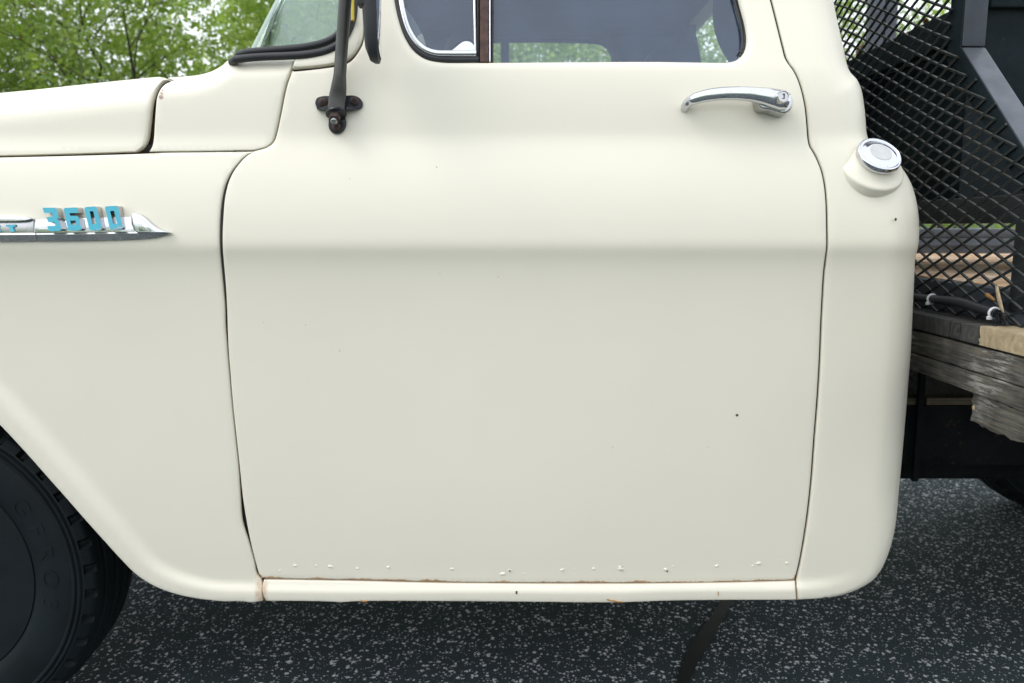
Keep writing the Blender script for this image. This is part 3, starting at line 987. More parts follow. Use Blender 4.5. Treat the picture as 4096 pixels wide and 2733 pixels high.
sweep('window_channel', [(2815, -330), (2875, -200), (2918, -60), (2945, 30), (2962, 95), (2970, 150), (2968, 195), (2962, 225)], .003, -.016, M['rubber'], door)
lp = crom([(1792, 208), (1815, 196), (1838, 177), (1854, 167), (1870, 165), (1886, 171), (1898, 186), (1906, 206)], 6)
MB().prism([hit(u, v, -.008) for u, v in lp], (0, .006, 0)).build('vent_latch', M['chrome'], door, 40, bevel=.0015)

# ------------------------------------------------------------------ door handle and lock
hp_ = crom([(2738, 441), (2742, 424), (2762, 404), (2800, 389), (2860, 378), (2930, 374), (3000, 377), (3060, 386), (3110, 398), (3145, 408)], 8)
offs = np.interp(np.linspace(0, 1, len(hp_)), [0, .06, .15, .3, .6, .85, 1], [-.004, .012, .026, .034, .036, .034, .030])
rads = np.interp(np.linspace(0, 1, len(hp_)), [0, .05, .15, .3, .5, .7, .85, .95, 1], [.0075, .009, .0105, .0115, .0120, .0135, .0170, .0190, .0165])
L = [hit(u, v, float(o)) for (u, v), o in zip(hp_, offs)]
handle = MB().tube(L, list(rads), 20, True, [.92] * len(L), up=(0, 0, 1)).build('door_handle', M['chrome'], door, 70)
bp = crom([(3006, 404), (3012, 440), (3022, 453), (3058, 460), (3090, 470), (3116, 473), (3134, 462), (3146, 438), (3146, 410)], 8)
prof = [hit(u, v, -.002) for u, v in bp]
MB().prism(prof, (0, -.034, .004)).build('handle_base', M['dull_chrome'], door, 40, bevel=.004, seg=3)
lk = hit(3118, 396, .040)
ax = Vector((.06, -1, .10)).normalized()
MB().lathe([(.0125, -.012), (.0125, .0), (.0108, .001), (.0108, .018), (.0100, .0195), (.0086, .0195), (.0080, .0178), (.001, .0178)], lk, ax, 32).build('lock_cylinder', M['dull_chrome'], door, 40)
kc = Vector(lk) + ax * .0186
mb = MB()
mb.box(kc + Vector((.0012, 0, 0)), (.0012, .0012, .0085)); mb.box(kc + Vector((-.0006, 0, -.0038)), (.0028, .0012, .0010)); mb.box(kc + Vector((-.0003, 0, .0038)), (.0022, .0012, .0010))
mb.build('keyhole', M['gap'], door, 0)

# ------------------------------------------------------------------ side mirror: bracket, arm, head
mir = MB()
br = crom([(1262, 415), (1268, 396), (1288, 387), (1330, 385), (1380, 384), (1418, 384), (1440, 394), (1452, 412), (1450, 430), (1436, 440), (1400, 441), (1376, 444), (1382, 470), (1387, 492), (1380, 518), (1364, 534), (1344, 537), (1326, 528), (1316, 508), (1317, 478), (1312, 446), (1290, 444), (1272, 442)], 7)
bracket = MB().prism([hit(u, v, .001) for u, v in br], (0, -.0045, 0)).build('mirror_bracket', M['bracket'], truck, 40, bevel=.0012)
# the raised yoke on the plate
yk = crom([(1275, 441), (1318, 424), (1372, 424), (1400, 432), (1432, 440), (1400, 445), (1330, 448)], 8)
MB().prism([hit(u, v, .005) for u, v in yk], (0, -.012, .0)).build('mirror_yoke', M['bracket'], bracket, 40, bevel=.003)
wl = hit(1345, 452, .022)
MB().lathe([(.004, 0), (.0185, .0), (.0185, .0035), (.004, .0035)], wl, Vector((0.10, -.45, -.9)), 24).build('washer', M['bracket'], bracket, 40)
bo = hit(1340, 468, .030)
MB().lathe([(.0105, 0), (.0105, .008), (.0095, .0095), (.006, .0098)], bo, Vector((0.0, -.75, -.65)), 6).build('bolt', M['bolt'], bracket, 20)
MB().lathe([(.006, 0), (.006, .014), (.005, .015)], bo, Vector((0.0, -.75, -.65)), 16).build('bolt_shank', M['dull_chrome'], bracket, 40)
for u, v in ((1292, 410), (1418, 405), (1346, 508)):
    s0 = hit(u, v, .0055)
    MB().lathe([(.0085, 0), (.0082, .0025), (.006, .0042), (.003, .005), (.0005, .0052)], s0, (0, -1, 0.05), 20).build('screw', M['bolt'], bracket, 60)
    c_ = MB(); c_.box((s0[0], s0[1] - .0052, s0[2]), (.0065, .0014, .0018)); c_.box((s0[0], s0[1] - .0053, s0[2]), (.0018, .0014, .0065))
    c_.build('screw_slot', M['gap'], bracket, 0)
apx = crom([(1346, 447), (1345, 425), (1347, 405), (1351, 380), (1357, 330), (1363, 250), (1372, 120), (1381, 0), (1390, -140), (1400, -300)], 14)
aoff = np.interp(np.linspace(0, 1, len(apx)), [0, .1, .25, .6, 1], [.024, .028, .036, .075, .13])
arad = np.interp(np.linspace(0, 1, len(apx)), [0, .06, .10, .16, .3, 1], [.0150, .0152, .0140, .0112, .0110, .0118])
afl = np.interp(np.linspace(0, 1, len(apx)), [0, .06, .16, 1], [.35, .35, 1, 1])
L = [hit(u, v, float(o)) for (u, v), o in zip(apx, aoff)]
MB().tube(L, list(arad), 20, True, list(afl), up=(1, 0, 0)).build('mirror_arm', M['arm'], truck, 60)
# head: an upright oval shell facing rearward, seen on its edge
hc = hit(1462, 40, .15)                      # a point on the near rim
ctr = Vector((hc[0] + .006, hc[1] + .044, hc[2] + .074))
yaw = Matrix.Rotation(math.radians(4), 3, 'Z')


def oval(a, b, n=40, pw=2.6):
    out = []
    for k in range(n):
        w = 2 * PI * k / n
        c, s = math.cos(w), math.sin(w)
        out.append((math.copysign(abs(c) ** (2 / pw), c) * a, math.copysign(abs(s) ** (2 / pw), s) * b))
    return out


mb = MB()
rings = [(-.017, .55), (-.014, .86), (-.008, .97), (0, 1.0), (.007, 1.0), (.009, .97), (.006, .93)]
vs = []
for h, f in rings:
    vs += [ctr + yaw @ Vector((h, y * f, z * f)) for y, z in oval(.044, .150, 40, 3.2)]
fs = [(i * 40 + k, i * 40 + (k + 1) % 40, (i + 1) * 40 + (k + 1) % 40, (i + 1) * 40 + k) for i in range(len(rings) - 1) for k in range(40)]
fs += [tuple(range(40)), tuple(range(240, 280))]
head = mk('mirror_head', vs, fs, M['rubber'], truck, 40)
vs = [ctr + yaw @ Vector((.0075 + .004 * (1 - (y / .041) ** 2), y, z)) for y, z in oval(.040, .143, 40, 3.2)] + [ctr + yaw @ Vector((.014, 0, 0))]
mk('mirror_glass', vs, [(k, (k + 1) % 40, 40) for k in range(40)], M['mirror'], head, 180)
mb = MB(); mb.box(hit(1455, -10, .14), (.020, .03, .03), None, .003); mb.build('mirror_clamp', M['rubber'], head, 40)

# ------------------------------------------------------------------ windshield and its rubber
def wpath(pts, yoff):
    return [hit(u, v, yoff) for u, v in crom(pts, 14)]


lo = wpath([(1412, -430), (1420, -100), (1418, 0), (1412, 70), (1392, 128), (1364, 170), (1312, 201), (1232, 218), (1150, 224), (1050, 228), (985, 233), (945, 238)], .004)
up = wpath([(1392, -430), (1400, -100), (1398, 0), (1390, 60), (1372, 110), (1345, 145), (1302, 169), (1230, 187), (1150, 196), (1050, 204), (990, 210), (958, 218)], -.002)
# both beads turn the corner and run across the cab's front
lo += [np.array([lo[-1][0] - .012, lo[-1][1] + .012, lo[-1][2] - .002]), np.array([lo[-1][0] - .02, lo[-1][1] + .04, lo[-1][2] - .003]), np.array([lo[-1][0] - .03, lo[-1][1] + .12, lo[-1][2] - .003]), np.array([lo[-1][0] - .03, 1.35, lo[-1][2]])]
up += [np.array([up[-1][0] - .008, up[-1][1] + .012, up[-1][2] - .003]), np.array([up[-1][0] - .014, up[-1][1] + .04, up[-1][2] - .004]), np.array([up[-1][0] - .022, up[-1][1] + .12, up[-1][2] - .004]), np.array([up[-1][0] - .022, 1.35, up[-1][2]])]
MB().tube(lo, .0070, 12).build('windshield_seal', M['rubber'], truck, 60)
MB().tube(up, .0068, 12).build('windshield_seal', M['rubber'], truck, 60)
tp = [hit(1411, v, .0125) for v in (-120, -60, 0, 40, 84)]
MB().tube(tp, .0032, 6).build('yellow_tape', simple('yellow_tape', (.62, .48, .04), .6, 0, .2, 80), truck, 60, 'strip of yellow tape on the rubber')
# wraparound glass: side face, tight corner, then across the front, leaning back
g0 = [hit(u, v, -.012) for u, v in ((1400, 190), (1250, 195), (1120, 200), (1030, 205))]
rows = []
for hgt, lean in ((-.01, 0), (.1, .052), (.22, .115), (.34, .18)):
    row = []
    for p in g0:
        row.append((p[0] + lean * (.15 + .85 * (1 if p[0] < -.37 else 0) * 0 + 0), p[1] + hgt * .30, p[2] + hgt))
    ex, ey = row[-1][0], row[-1][1]
    cx_ = lean * .95
    c0 = hit(962, 208, -.012)
    e = np.array([c0[0] + cx_, c0[1] + hgt * .30, c0[2] + hgt])
    row[-1] = (min(row[-1][0] + cx_ * .5, e[0] + .035), row[-1][1], row[-1][2])
    for k in range(0, 91, 10):
        w = math.radians(k)
        row.append((e[0] + .03 - .03 * math.sin(w) , e[1] + .03 - .03 * math.cos(w), e[2]))
    row.append((e[0] - .01, e[1] + .2, e[2])); row.append((e[0] - .01, 1.35, e[2]))
    rows.append(row)
nn_ = len(rows[0])
vs = [p for r_ in rows for p in r_]
fs = [(i * nn_ + k, i * nn_ + k + 1, (i + 1) * nn_ + k + 1, (i + 1) * nn_ + k) for i in range(len(rows) - 1) for k in range(nn_ - 1)]
mk('windshield_glass', vs, fs, M['wind_glass'], truck, 180)

# ------------------------------------------------------------------ fuel filler
capn = Vector((.11, -.71, .63)).normalized()
cc_ = Vector(hit(3516, 622, .014))
MB().lathe([(.0605, -.060), (.0605, -.0300), (.0595, -.0268), (.0570, -.0248), (.0532, -.0232), (.0490, -.0210), (.0448, -.0180), (.0412, -.0145), (.0388, -.0112), (.0375, -.009), (.034, -.0075)], cc_, capn, 48).build('filler_neck', M['paint'], truck, 60)
fc = MB().lathe([(.025, -.008), (.0395, -.0075), (.0405, -.004), (.0405, .0028), (.0392, .0047), (.0372, .0053), (.0355, .0038), (.033, .0038), (.030, .0052), (.0235, .0072), (.0205, .0078)], cc_, capn, 64, True)
fcap = fc.build('fuel_cap', M['chrome'], truck, 50)
MB().lathe([(.0202, .0074), (.0197, .0082), (.001, .0082)], cc_ + capn * .0003, capn, 40).build('cap_disc', simple('cap_decal', (.50, .51, .50), .45, 0, .15, 60), fcap, 50)

# ------------------------------------------------------------------ fender emblem
badge_o = .004
K = 720 / 2350.0


def bz(pts): return [(x * K, 780 + y * K) for x, y in pts]


def plate(name, outline, o0, o1, mat, parent, bevel=.0015, label=None, seg_=2, smooth=40):
    pf = [hit(u, v, o0) for u, v in outline]
    mb = MB()
    n = len(pf)
    vs = pf + [p + np.array([0, -(o1 - o0), 0]) for p in pf]
    mb.add(vs, [tuple(range(n)), tuple(range(2 * n - 1, n - 1, -1))] + [(i, (i + 1) % n, n + (i + 1) % n, n + i) for i in range(n)])
    return mb.build(name, mat, parent, smooth, label, bevel=bevel, seg=seg_)


def ridge(name, top, crest, bot, parent, hi=.0078):
    n = 60
    rows = []
    for pts, o in ((top, .0065), (crest, hi), (bot, .0052), (bot, -.002)):
        q = crom(bz(pts), 6)
        q = [q[int(i * (len(q) - 1) / n)] for i in range(n + 1)]
        rows.append([hit(u, v, o) for u, v in q])
    rows[3] = [p + np.array([0, .004, 0]) for p in rows[2]]
    vs = [p for r_ in rows for p in r_]
    fs = [(i * (n + 1) + k, i * (n + 1) + k + 1, (i + 1) * (n + 1) + k + 1, (i + 1) * (n + 1) + k) for i in range(3) for k in range(n)]
    return mk(name, vs, fs, M['dull_chrome'], parent, 20)


# front bar (ends at a seam) and rear bar with the spear tip
emblem = plate('emblem', bz([(482, 318), (1740, 282), (1745, 380), (1800, 490), (470, 515)]), 0, .007, M['chrome'], truck, .002, 'chrome fender emblem with a spear tip and turquoise 3600')
ridge('emblem_ridge', [(476, 492), (1000, 488), (1800, 478), (2100, 478), (2240, 494)], [(470, 520), (1000, 515), (1800, 500), (2100, 498), (2246, 499)], [(500, 606), (1000, 600), (1750, 580), (2000, 560), (2120, 536), (2246, 504)], emblem)
plate('spear_tip', bz(crom([(1757, 250), (1790, 240), (1860, 255), (1930, 300), (2010, 375), (2110, 445), (2245, 492)], 40) + [(1812, 488), (1778, 380)]), 0, .012, M['chrome'], emblem, .004, None, 3)
plate('spear_facet', bz([(1800, 320)] + crom([(1840, 300), (1900, 350), (1960, 420), (2030, 475)], 60) + [(1822, 475)]), .011, .0135, M['chrome'], emblem, .001)
plate('emblem', bz([(-900, 355), (300, 352), (400, 335), (458, 318), (462, 512), (-900, 524)]), 0, .005, M['dull_chrome'], truck, .001, 'front length of the chrome fender emblem with turquoise letters')
emb2 = bpy.data.objects[-1] if False else [o for o in truck.children if o.name.startswith('emblem')][-1]
plate('emblem_ridge', bz([(-900, 275), (200, 276)] + crom([(330, 281), (420, 295), (462, 312)], 30) + crom([(455, 322), (380, 338), (250, 346)], 40) + [(-900, 350)]), -.001, .013, M['chrome'], emb2, .004, None, 3)
ridge('emblem_ridge', [(-900, 505), (440, 496), (462, 496)], [(-900, 528), (440, 520), (460, 520)], [(-900, 614), (440, 606), (488, 604)], emb2)


def digit(name, outer, holes, parent):
    """raised number: chrome body with a turquoise face"""
    for nm, o0, o1, mat in (('body', 0, .0165, M['dull_chrome']), ('face', .0166, .0171, M['blue'])):
        loops = [outer] + holes
        P2 = []; E = []; b = 0
        for L in loops:
            P2 += [Vector((x, -y)) for x, y in L]
            E += [(b + i, b + (i + 1) % len(L)) for i in range(len(L))]
            b += len(L)
        res = delaunay_2d_cdt(P2, E, [], 0, 1e-5)
        V2 = np.array([(v[0], -v[1]) for v in res[0]])
        F = np.array([f for f in res[2] if len(f) == 3])
        cen = V2[F].mean(1)
        k = inside(np.array(outer, float), cen)
        for h in holes: k &= ~inside(np.array(h, float), cen)
        F = F[k]
        px = bz([tuple(p) for p in V2])
        # front plane is one flat plane parallel to the flank at the number's height
        fr = [hit(u, v, 0)for u, v in px]
        y0 = float(np.mean([p[1] for p in fr]))
        # px of the photo trace the front face: put them at the face's depth
        front = [atY(u, v, y0 - o1) for u, v in px]
        backs = [p + np.array([0, o1 - o0 + (.006 if nm == 'body' else 0), 0]) for p in front]
        n = len(front)
        faces = [tuple(f) for f in F] + [tuple(int(i) + n for i in f[::-1]) for f in F]
        b = 0
        lookup = {}
        for i, lst in enumerate(res[3]):
            for j in lst: lookup[j] = i
        for L in loops:
            m = len(L)
            for i in range(m):
                a_, c_ = lookup[b + i], lookup[b + (i + 1) % m]
                faces.append((a_, c_, n + c_, n + a_))
            b += m
        if nm == 'body':
            o = mk(name, front + backs, faces, mat, parent, 25)
        else:
            mk('enamel_face', front + backs, faces, mat, parent, 25, 'turquoise enamel face of the number')
    return o


digit('number_three', [(553, 168), (700, 166), (722, 172), (738, 188), (765, 290), (755, 312), (745, 318), (768, 335), (800, 445), (792, 462), (775, 470), (655, 475), (635, 465), (615, 408), (715, 405), (722, 395), (712, 358), (632, 358), (602, 290), (680, 286), (688, 276), (678, 238), (576, 236)], [], emblem)
digit('number_six', [(830, 185), (845, 170), (985, 163), (1008, 170), (1022, 236), (1010, 236), (905, 238), (918, 272), (1000, 274), (1022, 284), (1062, 440), (1052, 458), (1030, 464), (915, 468), (890, 455)], [[(915, 335), (985, 335), (998, 388), (930, 390)]], emblem)
digit('number_zero', [(1100, 178), (1118, 158), (1235, 150), (1258, 160), (1330, 435), (1318, 456), (1300, 462), (1190, 465), (1165, 448)], [[(1170, 215), (1218, 213), (1255, 378), (1205, 382)]], emblem)
digit('number_zero', [(1370, 165), (1388, 148), (1515, 142), (1538, 152), (1600, 425), (1590, 445), (1570, 452), (1460, 456), (1432, 440)], [[(1438, 210), (1488, 208), (1530, 375), (1475, 378)]], emblem)
plate('letter_t', bz([(90, 392), (212, 388), (214, 415), (180, 418), (200, 480), (155, 484), (135, 420), (95, 416)]), .005, .0085, M['blue'], emb2, 0)
plate('letter_e', bz([(-80, 396), (-5, 394), (0, 416), (-40, 420), (-34, 432), (-5, 430), (2, 448), (-28, 452), (-22, 464), (15, 462), (20, 482), (-55, 486)]), .005, .0085, M['blue'], emb2, 0)
for i, xx in enumerate((-230, -390, -560)):      # the letters before it, outside the picture's left edge
    pass

# ------------------------------------------------------------------ wheels
def tyre_mesh(R=.366, width=.205, lugs=40):
    # (radius, y): y = 0 at the outer sidewall's widest point, + inward
    w = width
    prof = [(.205, .060), (.214, .030), (.222, .016), (.230, .010), (.236, .012), (.240, .008), (.262, .0015), (.285, 0), (.305, .002), (.315, .0045), (.318, .0015), (.322, .0015), (.325, .006), (.328, .003), (.332, .003),
            (.335, .0075), (.338, .005), (.341, .006), (.343, .008), (.352, .013), (.356, .017), (.359, .024), (.361, .045), (.353, .047), (.353, .055), (.363, .057), (.364, .083), (.356, .085), (.356, .093), (.366, .095), (.366, .110)]
    mirror_ = [(r, w - y) for r, y in prof[::-1][1:]]
    pr = prof + mirror_
    nA = lugs * 8
    vs = []
    notch_rows = {18, 19, 20}
    for i, (r, y) in enumerate(pr):
        ii = min(i, len(pr) - 1 - i)
        for k in range(nA):
            ph = k % 8
            rr, yy = r, y
            if ii in notch_rows and ph in (2, 3):
                rr -= .006; yy += .009 if i < len(pr) // 2 else -.009
            a = 2 * PI * (k + (.5 if False else 0)) / nA
            vs.append((rr * math.cos(a), yy, rr * math.sin(a)))
    fs = [(i * nA + k, i * nA + (k + 1) % nA, (i + 1) * nA + (k + 1) % nA, (i + 1) * nA + k) for i in range(len(pr) - 1) for k in range(nA)]
    return vs, fs


tv, tf = tyre_mesh()
hub = np.array([wheel_c[0], .095, .366])
letters = 'GFRO3'


def letter_mesh():
    out_v, out_f = [], []
    for i, ch in enumerate(letters):
        cu = bpy.data.curves.new('tmp', 'FONT'); cu.body = ch; cu.size = .052; cu.extrude = .0005; cu.resolution_u = 4
        cu.align_x = 'CENTER'; cu.align_y = 'CENTER'
        ob = bpy.data.objects.new('tmp', cu); COL.objects.link(ob)
        bpy.context.view_layer.update()
        me = bpy.data.meshes.new_from_object(ob.evaluated_get(bpy.context.evaluated_depsgraph_get()))
        ang = math.radians(34 - i * 11.3)
        for v in me.vertices:
            a = ang - v.co.x / .272
            r = .272 + v.co.y * .95
            yy = np.interp(r, [.24, .262, .285, .305], [.008, .0015, 0, .002])
            out_v.append((r * math.cos(a), yy - .0007 - v.co.z, r * math.sin(a)))
        n0 = len(out_v) - len(me.vertices)
        out_f += [tuple(j + n0 for j in p.vertices) for p in me.polygons]
        bpy.data.objects.remove(ob); bpy.data.curves.remove(cu); bpy.data.meshes.remove(me)
    return out_v, out_f


def wheel(name, c, flip, label=None, text=False):
    w = bpy.data.objects.new(name, None); COL.objects.link(w)
    c = np.array(c)
    w.parent = truck; w.matrix_parent_inverse = world_matrix(truck).inverted()
    w.location = c
    if label: w['label'] = label
    s = -1 if flip else 1
    t = mk('tyre', [(c[0] + x, c[1] + s * y, c[2] + z) for x, y, z in tv], tf, M['tyre'], w, 40)
    mb = MB()
    mb.lathe([(.236, -.008), (.232, -.014), (.226, -.012), (.219, -.016), (.210, -.030), (.203, -.070), (.196, -.105), (.185, -.118), (.15, -.110), (.12, -.085), (.085, -.075), (.075, -.072), (.07, -.02), (.05, -.008), (.001, -.006)], (c[0], c[1] + s * .0, c[2]), (0, -s, 0), 64)
    mb.build('rim', M['rim'], w, 40)
    if text:
        lv, lf = letter_mesh()
        mk('sidewall_letters', [(c[0] + x, c[1] + y, c[2] + z) for x, y, z in lv], lf, M['tyre'], w, 30, 'raised letters on the tyre sidewall', 'stuff')
    return w


RAX = 1.98 * 1.05
wheel('wheel', hub, False, 'front wheel with black tyre under the fender', True)
wheel('wheel', (hub[0], 1.50, .366), True)
wheel('wheel', (RAX, .16, .366), False)
wheel('wheel', (RAX, 1.62, .366), True, 'far rear wheel seen under the bed')

# ------------------------------------------------------------------ under the body: wheel house, floor, frame
mb = MB()
arc = [(hub[0] + .455 * math.cos(a), hub[2] + .455 * math.sin(a)) for a in np.linspace(math.radians(9), math.radians(171), 40)]
vs = [(x, y, z) for x, z in arc for y in (.035, .42)]
fs = [(2 * i, 2 * i + 1, 2 * i + 3, 2 * i + 2) for i in range(39)]
mb.add(vs, fs)
mb.add([(x, .42, z) for x, z in arc], [tuple(range(40))])
mb.build('wheel_house', M['chassis'], truck, 60)
MB().span((-.70, .06, .46), (.60, 1.54, .50)).build('cab_floor', M['chassis'], truck, 0)
MB().span((-1.85, .45, .55), (-.70, 1.15, 1.05), .02).build('engine_block', M['chassis'], truck, 0)
zt, zb = atY(3800, 1622, .50)[2], atY(3800, 1862, .50)[2]
for y in (.50, 1.10):
    MB().span((-1.9, y, zb), (3.6, y + .065, zt - .002), .004).build('frame_rail', M['chassis'], truck, 0)
za, zc = atY(3800, 1592, .495)[2], atY(3800, 1620, .495)[2]
xa = atY(3632, 1600, .495)[0]; xb = atY(3950, 1600, .495)[0]
xm = atY(3705, 1600, .495)[0]
for a, b in ((.45, xm - .018), (xm, 2.2)):
    MB().span((a, .492, zc), (b, .56, za), .003).build('wood_strip', M['strip'], truck, 0)
MB().span((.6, .52, za + .001), (3.3, .58, .755), .003).build('bed_sill', M['beam_dark'], truck, 0)
p0, p1 = atY(3664, 1700, .478), atY(3688, 1700, .478)
pe = atY(3690, 1925, .478)
MB().span((p0[0], .474, pe[2]), (p1[0], .486, .76), .002).build('spring_clip', M['chassis'], truck, 0)
MB().tube([(RAX, .3, .366), (RAX, 1.5, .366)], .05, 14).build('rear_axle', M['chassis'], truck, 60)
MB().tube([(.8, .75, .50), (RAX, .8, .40)], .04, 12).build('drive_shaft', M['chassis'], truck, 60)
MB().span((1.02, .62, .40), (1.62, 1.05, .68), .03).build('fuel_tank', M['chassis'], truck, 0)

# ------------------------------------------------------------------ cab shell seen through the glass
def wallpoly(name, outline3, hole3, d, mat, parent, plane):
    """flat wall with one opening; outline and hole as 3-D points in a plane; d = thickness vector"""
    i, j = {'X': (1, 2), 'Y': (0, 2)}[plane]
    O2 = [(p[i], p[j]) for p in outline3]; H2 = [(p[i], p[j]) for p in hole3] if hole3 else []
    pts = [Vector(p) for p in O2 + H2]
    E = [(k, (k + 1) % len(O2)) for k in range(len(O2))] + [(len(O2) + k, len(O2) + (k + 1) % len(H2)) for k in range(len(H2))]
    res = delaunay_2d_cdt(pts, E, [], 0, 1e-6)
    V2 = np.array([tuple(v) for v in res[0]]); F = np.array(res[2])
    cen = V2[F].mean(1)
    k = inside(np.array(O2), cen)
    if H2: k &= ~inside(np.array(H2), cen)
    F = F[k]
    c = outline3[0][0 if plane == 'X' else 1]
    mk3 = (lambda a: (c, a[0], a[1])) if plane == 'X' else (lambda a: (a[0], c, a[1]))
    fr = [np.array(mk3(a)) for a in V2]
    n = len(fr)
    vs = fr + [p + np.array(d) for p in fr]
    fs = [tuple(f) for f in F] + [tuple(int(q) + n for q in f[::-1]) for f in F]
    lookup = {}
    for a, lst in enumerate(res[3]):
        for b in lst: lookup[b] = a
    for s0, L in ((0, O2), (len(O2), H2)):
        for q in range(len(L)):
            a_, b_ = lookup[s0 + q], lookup[s0 + (q + 1) % len(L)]
            fs.append((a_, b_, n + b_, n + a_))
    return mk(name, vs, fs, mat, parent, 0)


YF = 1.52
fo = [atY(u, v, YF) for u, v in crom([(1962, 560), (1958, 260), (1958, 190), (1966, 168), (2040, 165), (2350, 168), (2410, 176), (2432, 192), (2445, 215), (2450, 250), (2452, 560)], 25)]
wallpoly('far_door', [(-.62, YF, .5), (.62, YF, .5), (.62, YF, 1.78), (-.40, YF, 1.78), (-.62, YF, 1.3)], fo, (0, .03, 0), M['interior'], truck, 'Y')
p0, p1 = atY(2004, 200, YF), atY(2036, 200, YF)
MB().span((p0[0], YF + .002, p0[2] - .4), (p1[0], YF + .02, p0[2] + .1)).build('far_division_bar', M['interior'], truck, 0)
tp = [atY(u, v, YF - .008) for u, v in crom([(1783, 300), (1785, 240), (1793, 195), (1815, 160), (1850, 142), (1920, 136), (2100, 133), (2300, 138), (2390, 146), (2432, 164), (2458, 200), (2470, 250), (2472, 300)], 20)]
MB().tube(tp, .016, 8, True, [.5] * len(tp), up=(0, 0, 1)).build('window_trim', M['trim'], truck, 60)
XR = .60
ro = [atX(u, v, XR) for u, v in [(2850, -110), (2840, -2), (2800, 40), (2762, 79), (2752, 92), (2749, 110), (2750, 140), (2758, 185), (2770, 250), (2785, 330), (2930, 330), (2912, 245), (2892, 212), (2874, 176), (2860, 135), (2852, 94), (2850, 40), (2852, -20)]]
wallpoly('cab_back', [(XR, .17, .5), (XR, YF, .5), (XR, YF, 1.78), (XR, .30, 1.78), (XR, .17, 1.3)], ro, (.03, 0, 0), M['interior'], truck, 'X')
MB().span((-.40, .24, 1.762), (.66, YF, 1.80), .015).build('cab_roof', M['paint'], truck, 0)
MB().span((-.36, .27, 1.750), (.59, YF - .01, 1.758)).build('headliner', M['interior'], truck, 0)
MB().span((-.62, .12, .5), (-.55, YF, 1.20), .01).build('firewall', M['interior'], truck, 0)
MB().span((-.55, .10, 1.12), (-.36, YF, 1.235), .02).build('dashboard', M['interior'], truck, 0)
# seat back with a rounded shoulder
sp = [atY(u, v, .95) for u, v in crom([(2560, 330), (2600, 215), (2640, 168), (2690, 148), (2740, 147), (2772, 158), (2795, 195), (2808, 245), (2815, 330)], 20)]
MB().prism(sp, (0, .35, 0)).build('seat_back', M['interior'], truck, 60, bevel=.02, seg=3)
MB().span((.0, .2, .62), (.5, 1.45, .80), .05).build('seat_cushion', M['interior'], truck, 40)
# through the vent glass: daylight painted as a grey piece, cream dash end
ap = [atY(u, v, .62) for u, v in [(1560, -30), (1590, -5)] + crom([(1618, 28), (1652, 72), (1680, 120), (1690, 142)], 14) + [(1672, 142), (1650, 155), (1560, 160)]]
MB().prism(ap, (0, .02, 0)).build('dash_and_daylight', simple('grey_daylight', (.22, .25, .27), .5), truck, 40)
ap = [atY(u, v, .61) for u, v in [(1655, 156), (1672, 143), (1688, 135), (1696, 155), (1702, 180), (1704, 230), (1640, 230)]]
MB().prism(ap, (0, .02, 0)).build('dash_and_daylight', M['inner_cream'], truck, 40)

# ------------------------------------------------------------------ flatbed
XM = .893                 # plane of the headboard
XT = .835                 # front face of the timbers
bed_z = .968
# floor planks run front to rear
yb = np.arange(-.22, 1.93, .145)
pz = []
for i, y in enumerate(yb):
    dz = random.uniform(-.002, .002)
    MB().span((XM + .055, y + .003, bed_z - .035 + dz), (3.5, y + .142, bed_z + dz), .003).build('floor_plank', M['plank'], truck, 0)
for x in (1.25, 1.95, 2.6, 3.3):  # unseen sills added to deepen the shade under the bed
    MB().span((x, -.2, .80), (x + .09, 1.92, bed_z - .037), .003).build('added_cross_sill', M['beam_dark'], truck, 0)
# front angle iron at the floor's head
MB().span((XM + .012, -.26, .905), (XM + .052, 1.95, bed_z - .002), .003).build('front_angle', M['frame_steel'], truck, 0)
# far side rail: tube over a channel
yfar = 1.96
zt2 = atY(3850, 914, yfar)[2]; zm2 = atY(3850, 957, yfar)[2]
MB().span((.9, yfar, zm2 + .004), (3.6, yfar + .06, zt2), .012).build('side_rail', M['frame_steel'], truck, 40)
MB().span((.9, yfar - .012, bed_z - .01), (3.6, yfar + .05, zm2 + .003), .006).build('side_rail', M['frame_steel'], truck, 40)
MB().span((.9, yfar - .020, (bed_z + zm2) / 2), (3.6, yfar - .010, (bed_z + zm2) / 2 + .012), .003).build('rail_lip', M['frame_steel'], truck, 40)
MB().span((XM + .013, -.16, 1.087), (XM + .050, 1.74, 1.138), .004).build('headboard_rail', M['black'], truck, 20)
# far stake: two posts
for u0, u1 in ((3482, 3534), (3540, 3585)):
    a, b = atY(u0, 150, 1.90), atY(u1, 150, 1.90)
    MB().span((a[0], 1.90, .95), (b[0], 1.955, 2.25), .003).build('stake_post', M['frame_steel'], truck, 40)

# headboard frame: square tube, upright, then raked outward to the bed's edge
TW = .047
ta = atX(3862, 0, XM); tb = atX(3868, 178, XM); tc = atX(4096, 565, XM)
y_up = ta[1]
zk = tb[2]
dv = np.array([tc[1] - tb[1], tc[2] - tb[2]])
y_low = -.215
zl = tb[2] + dv[1] * (y_low - tb[1]) / dv[0]


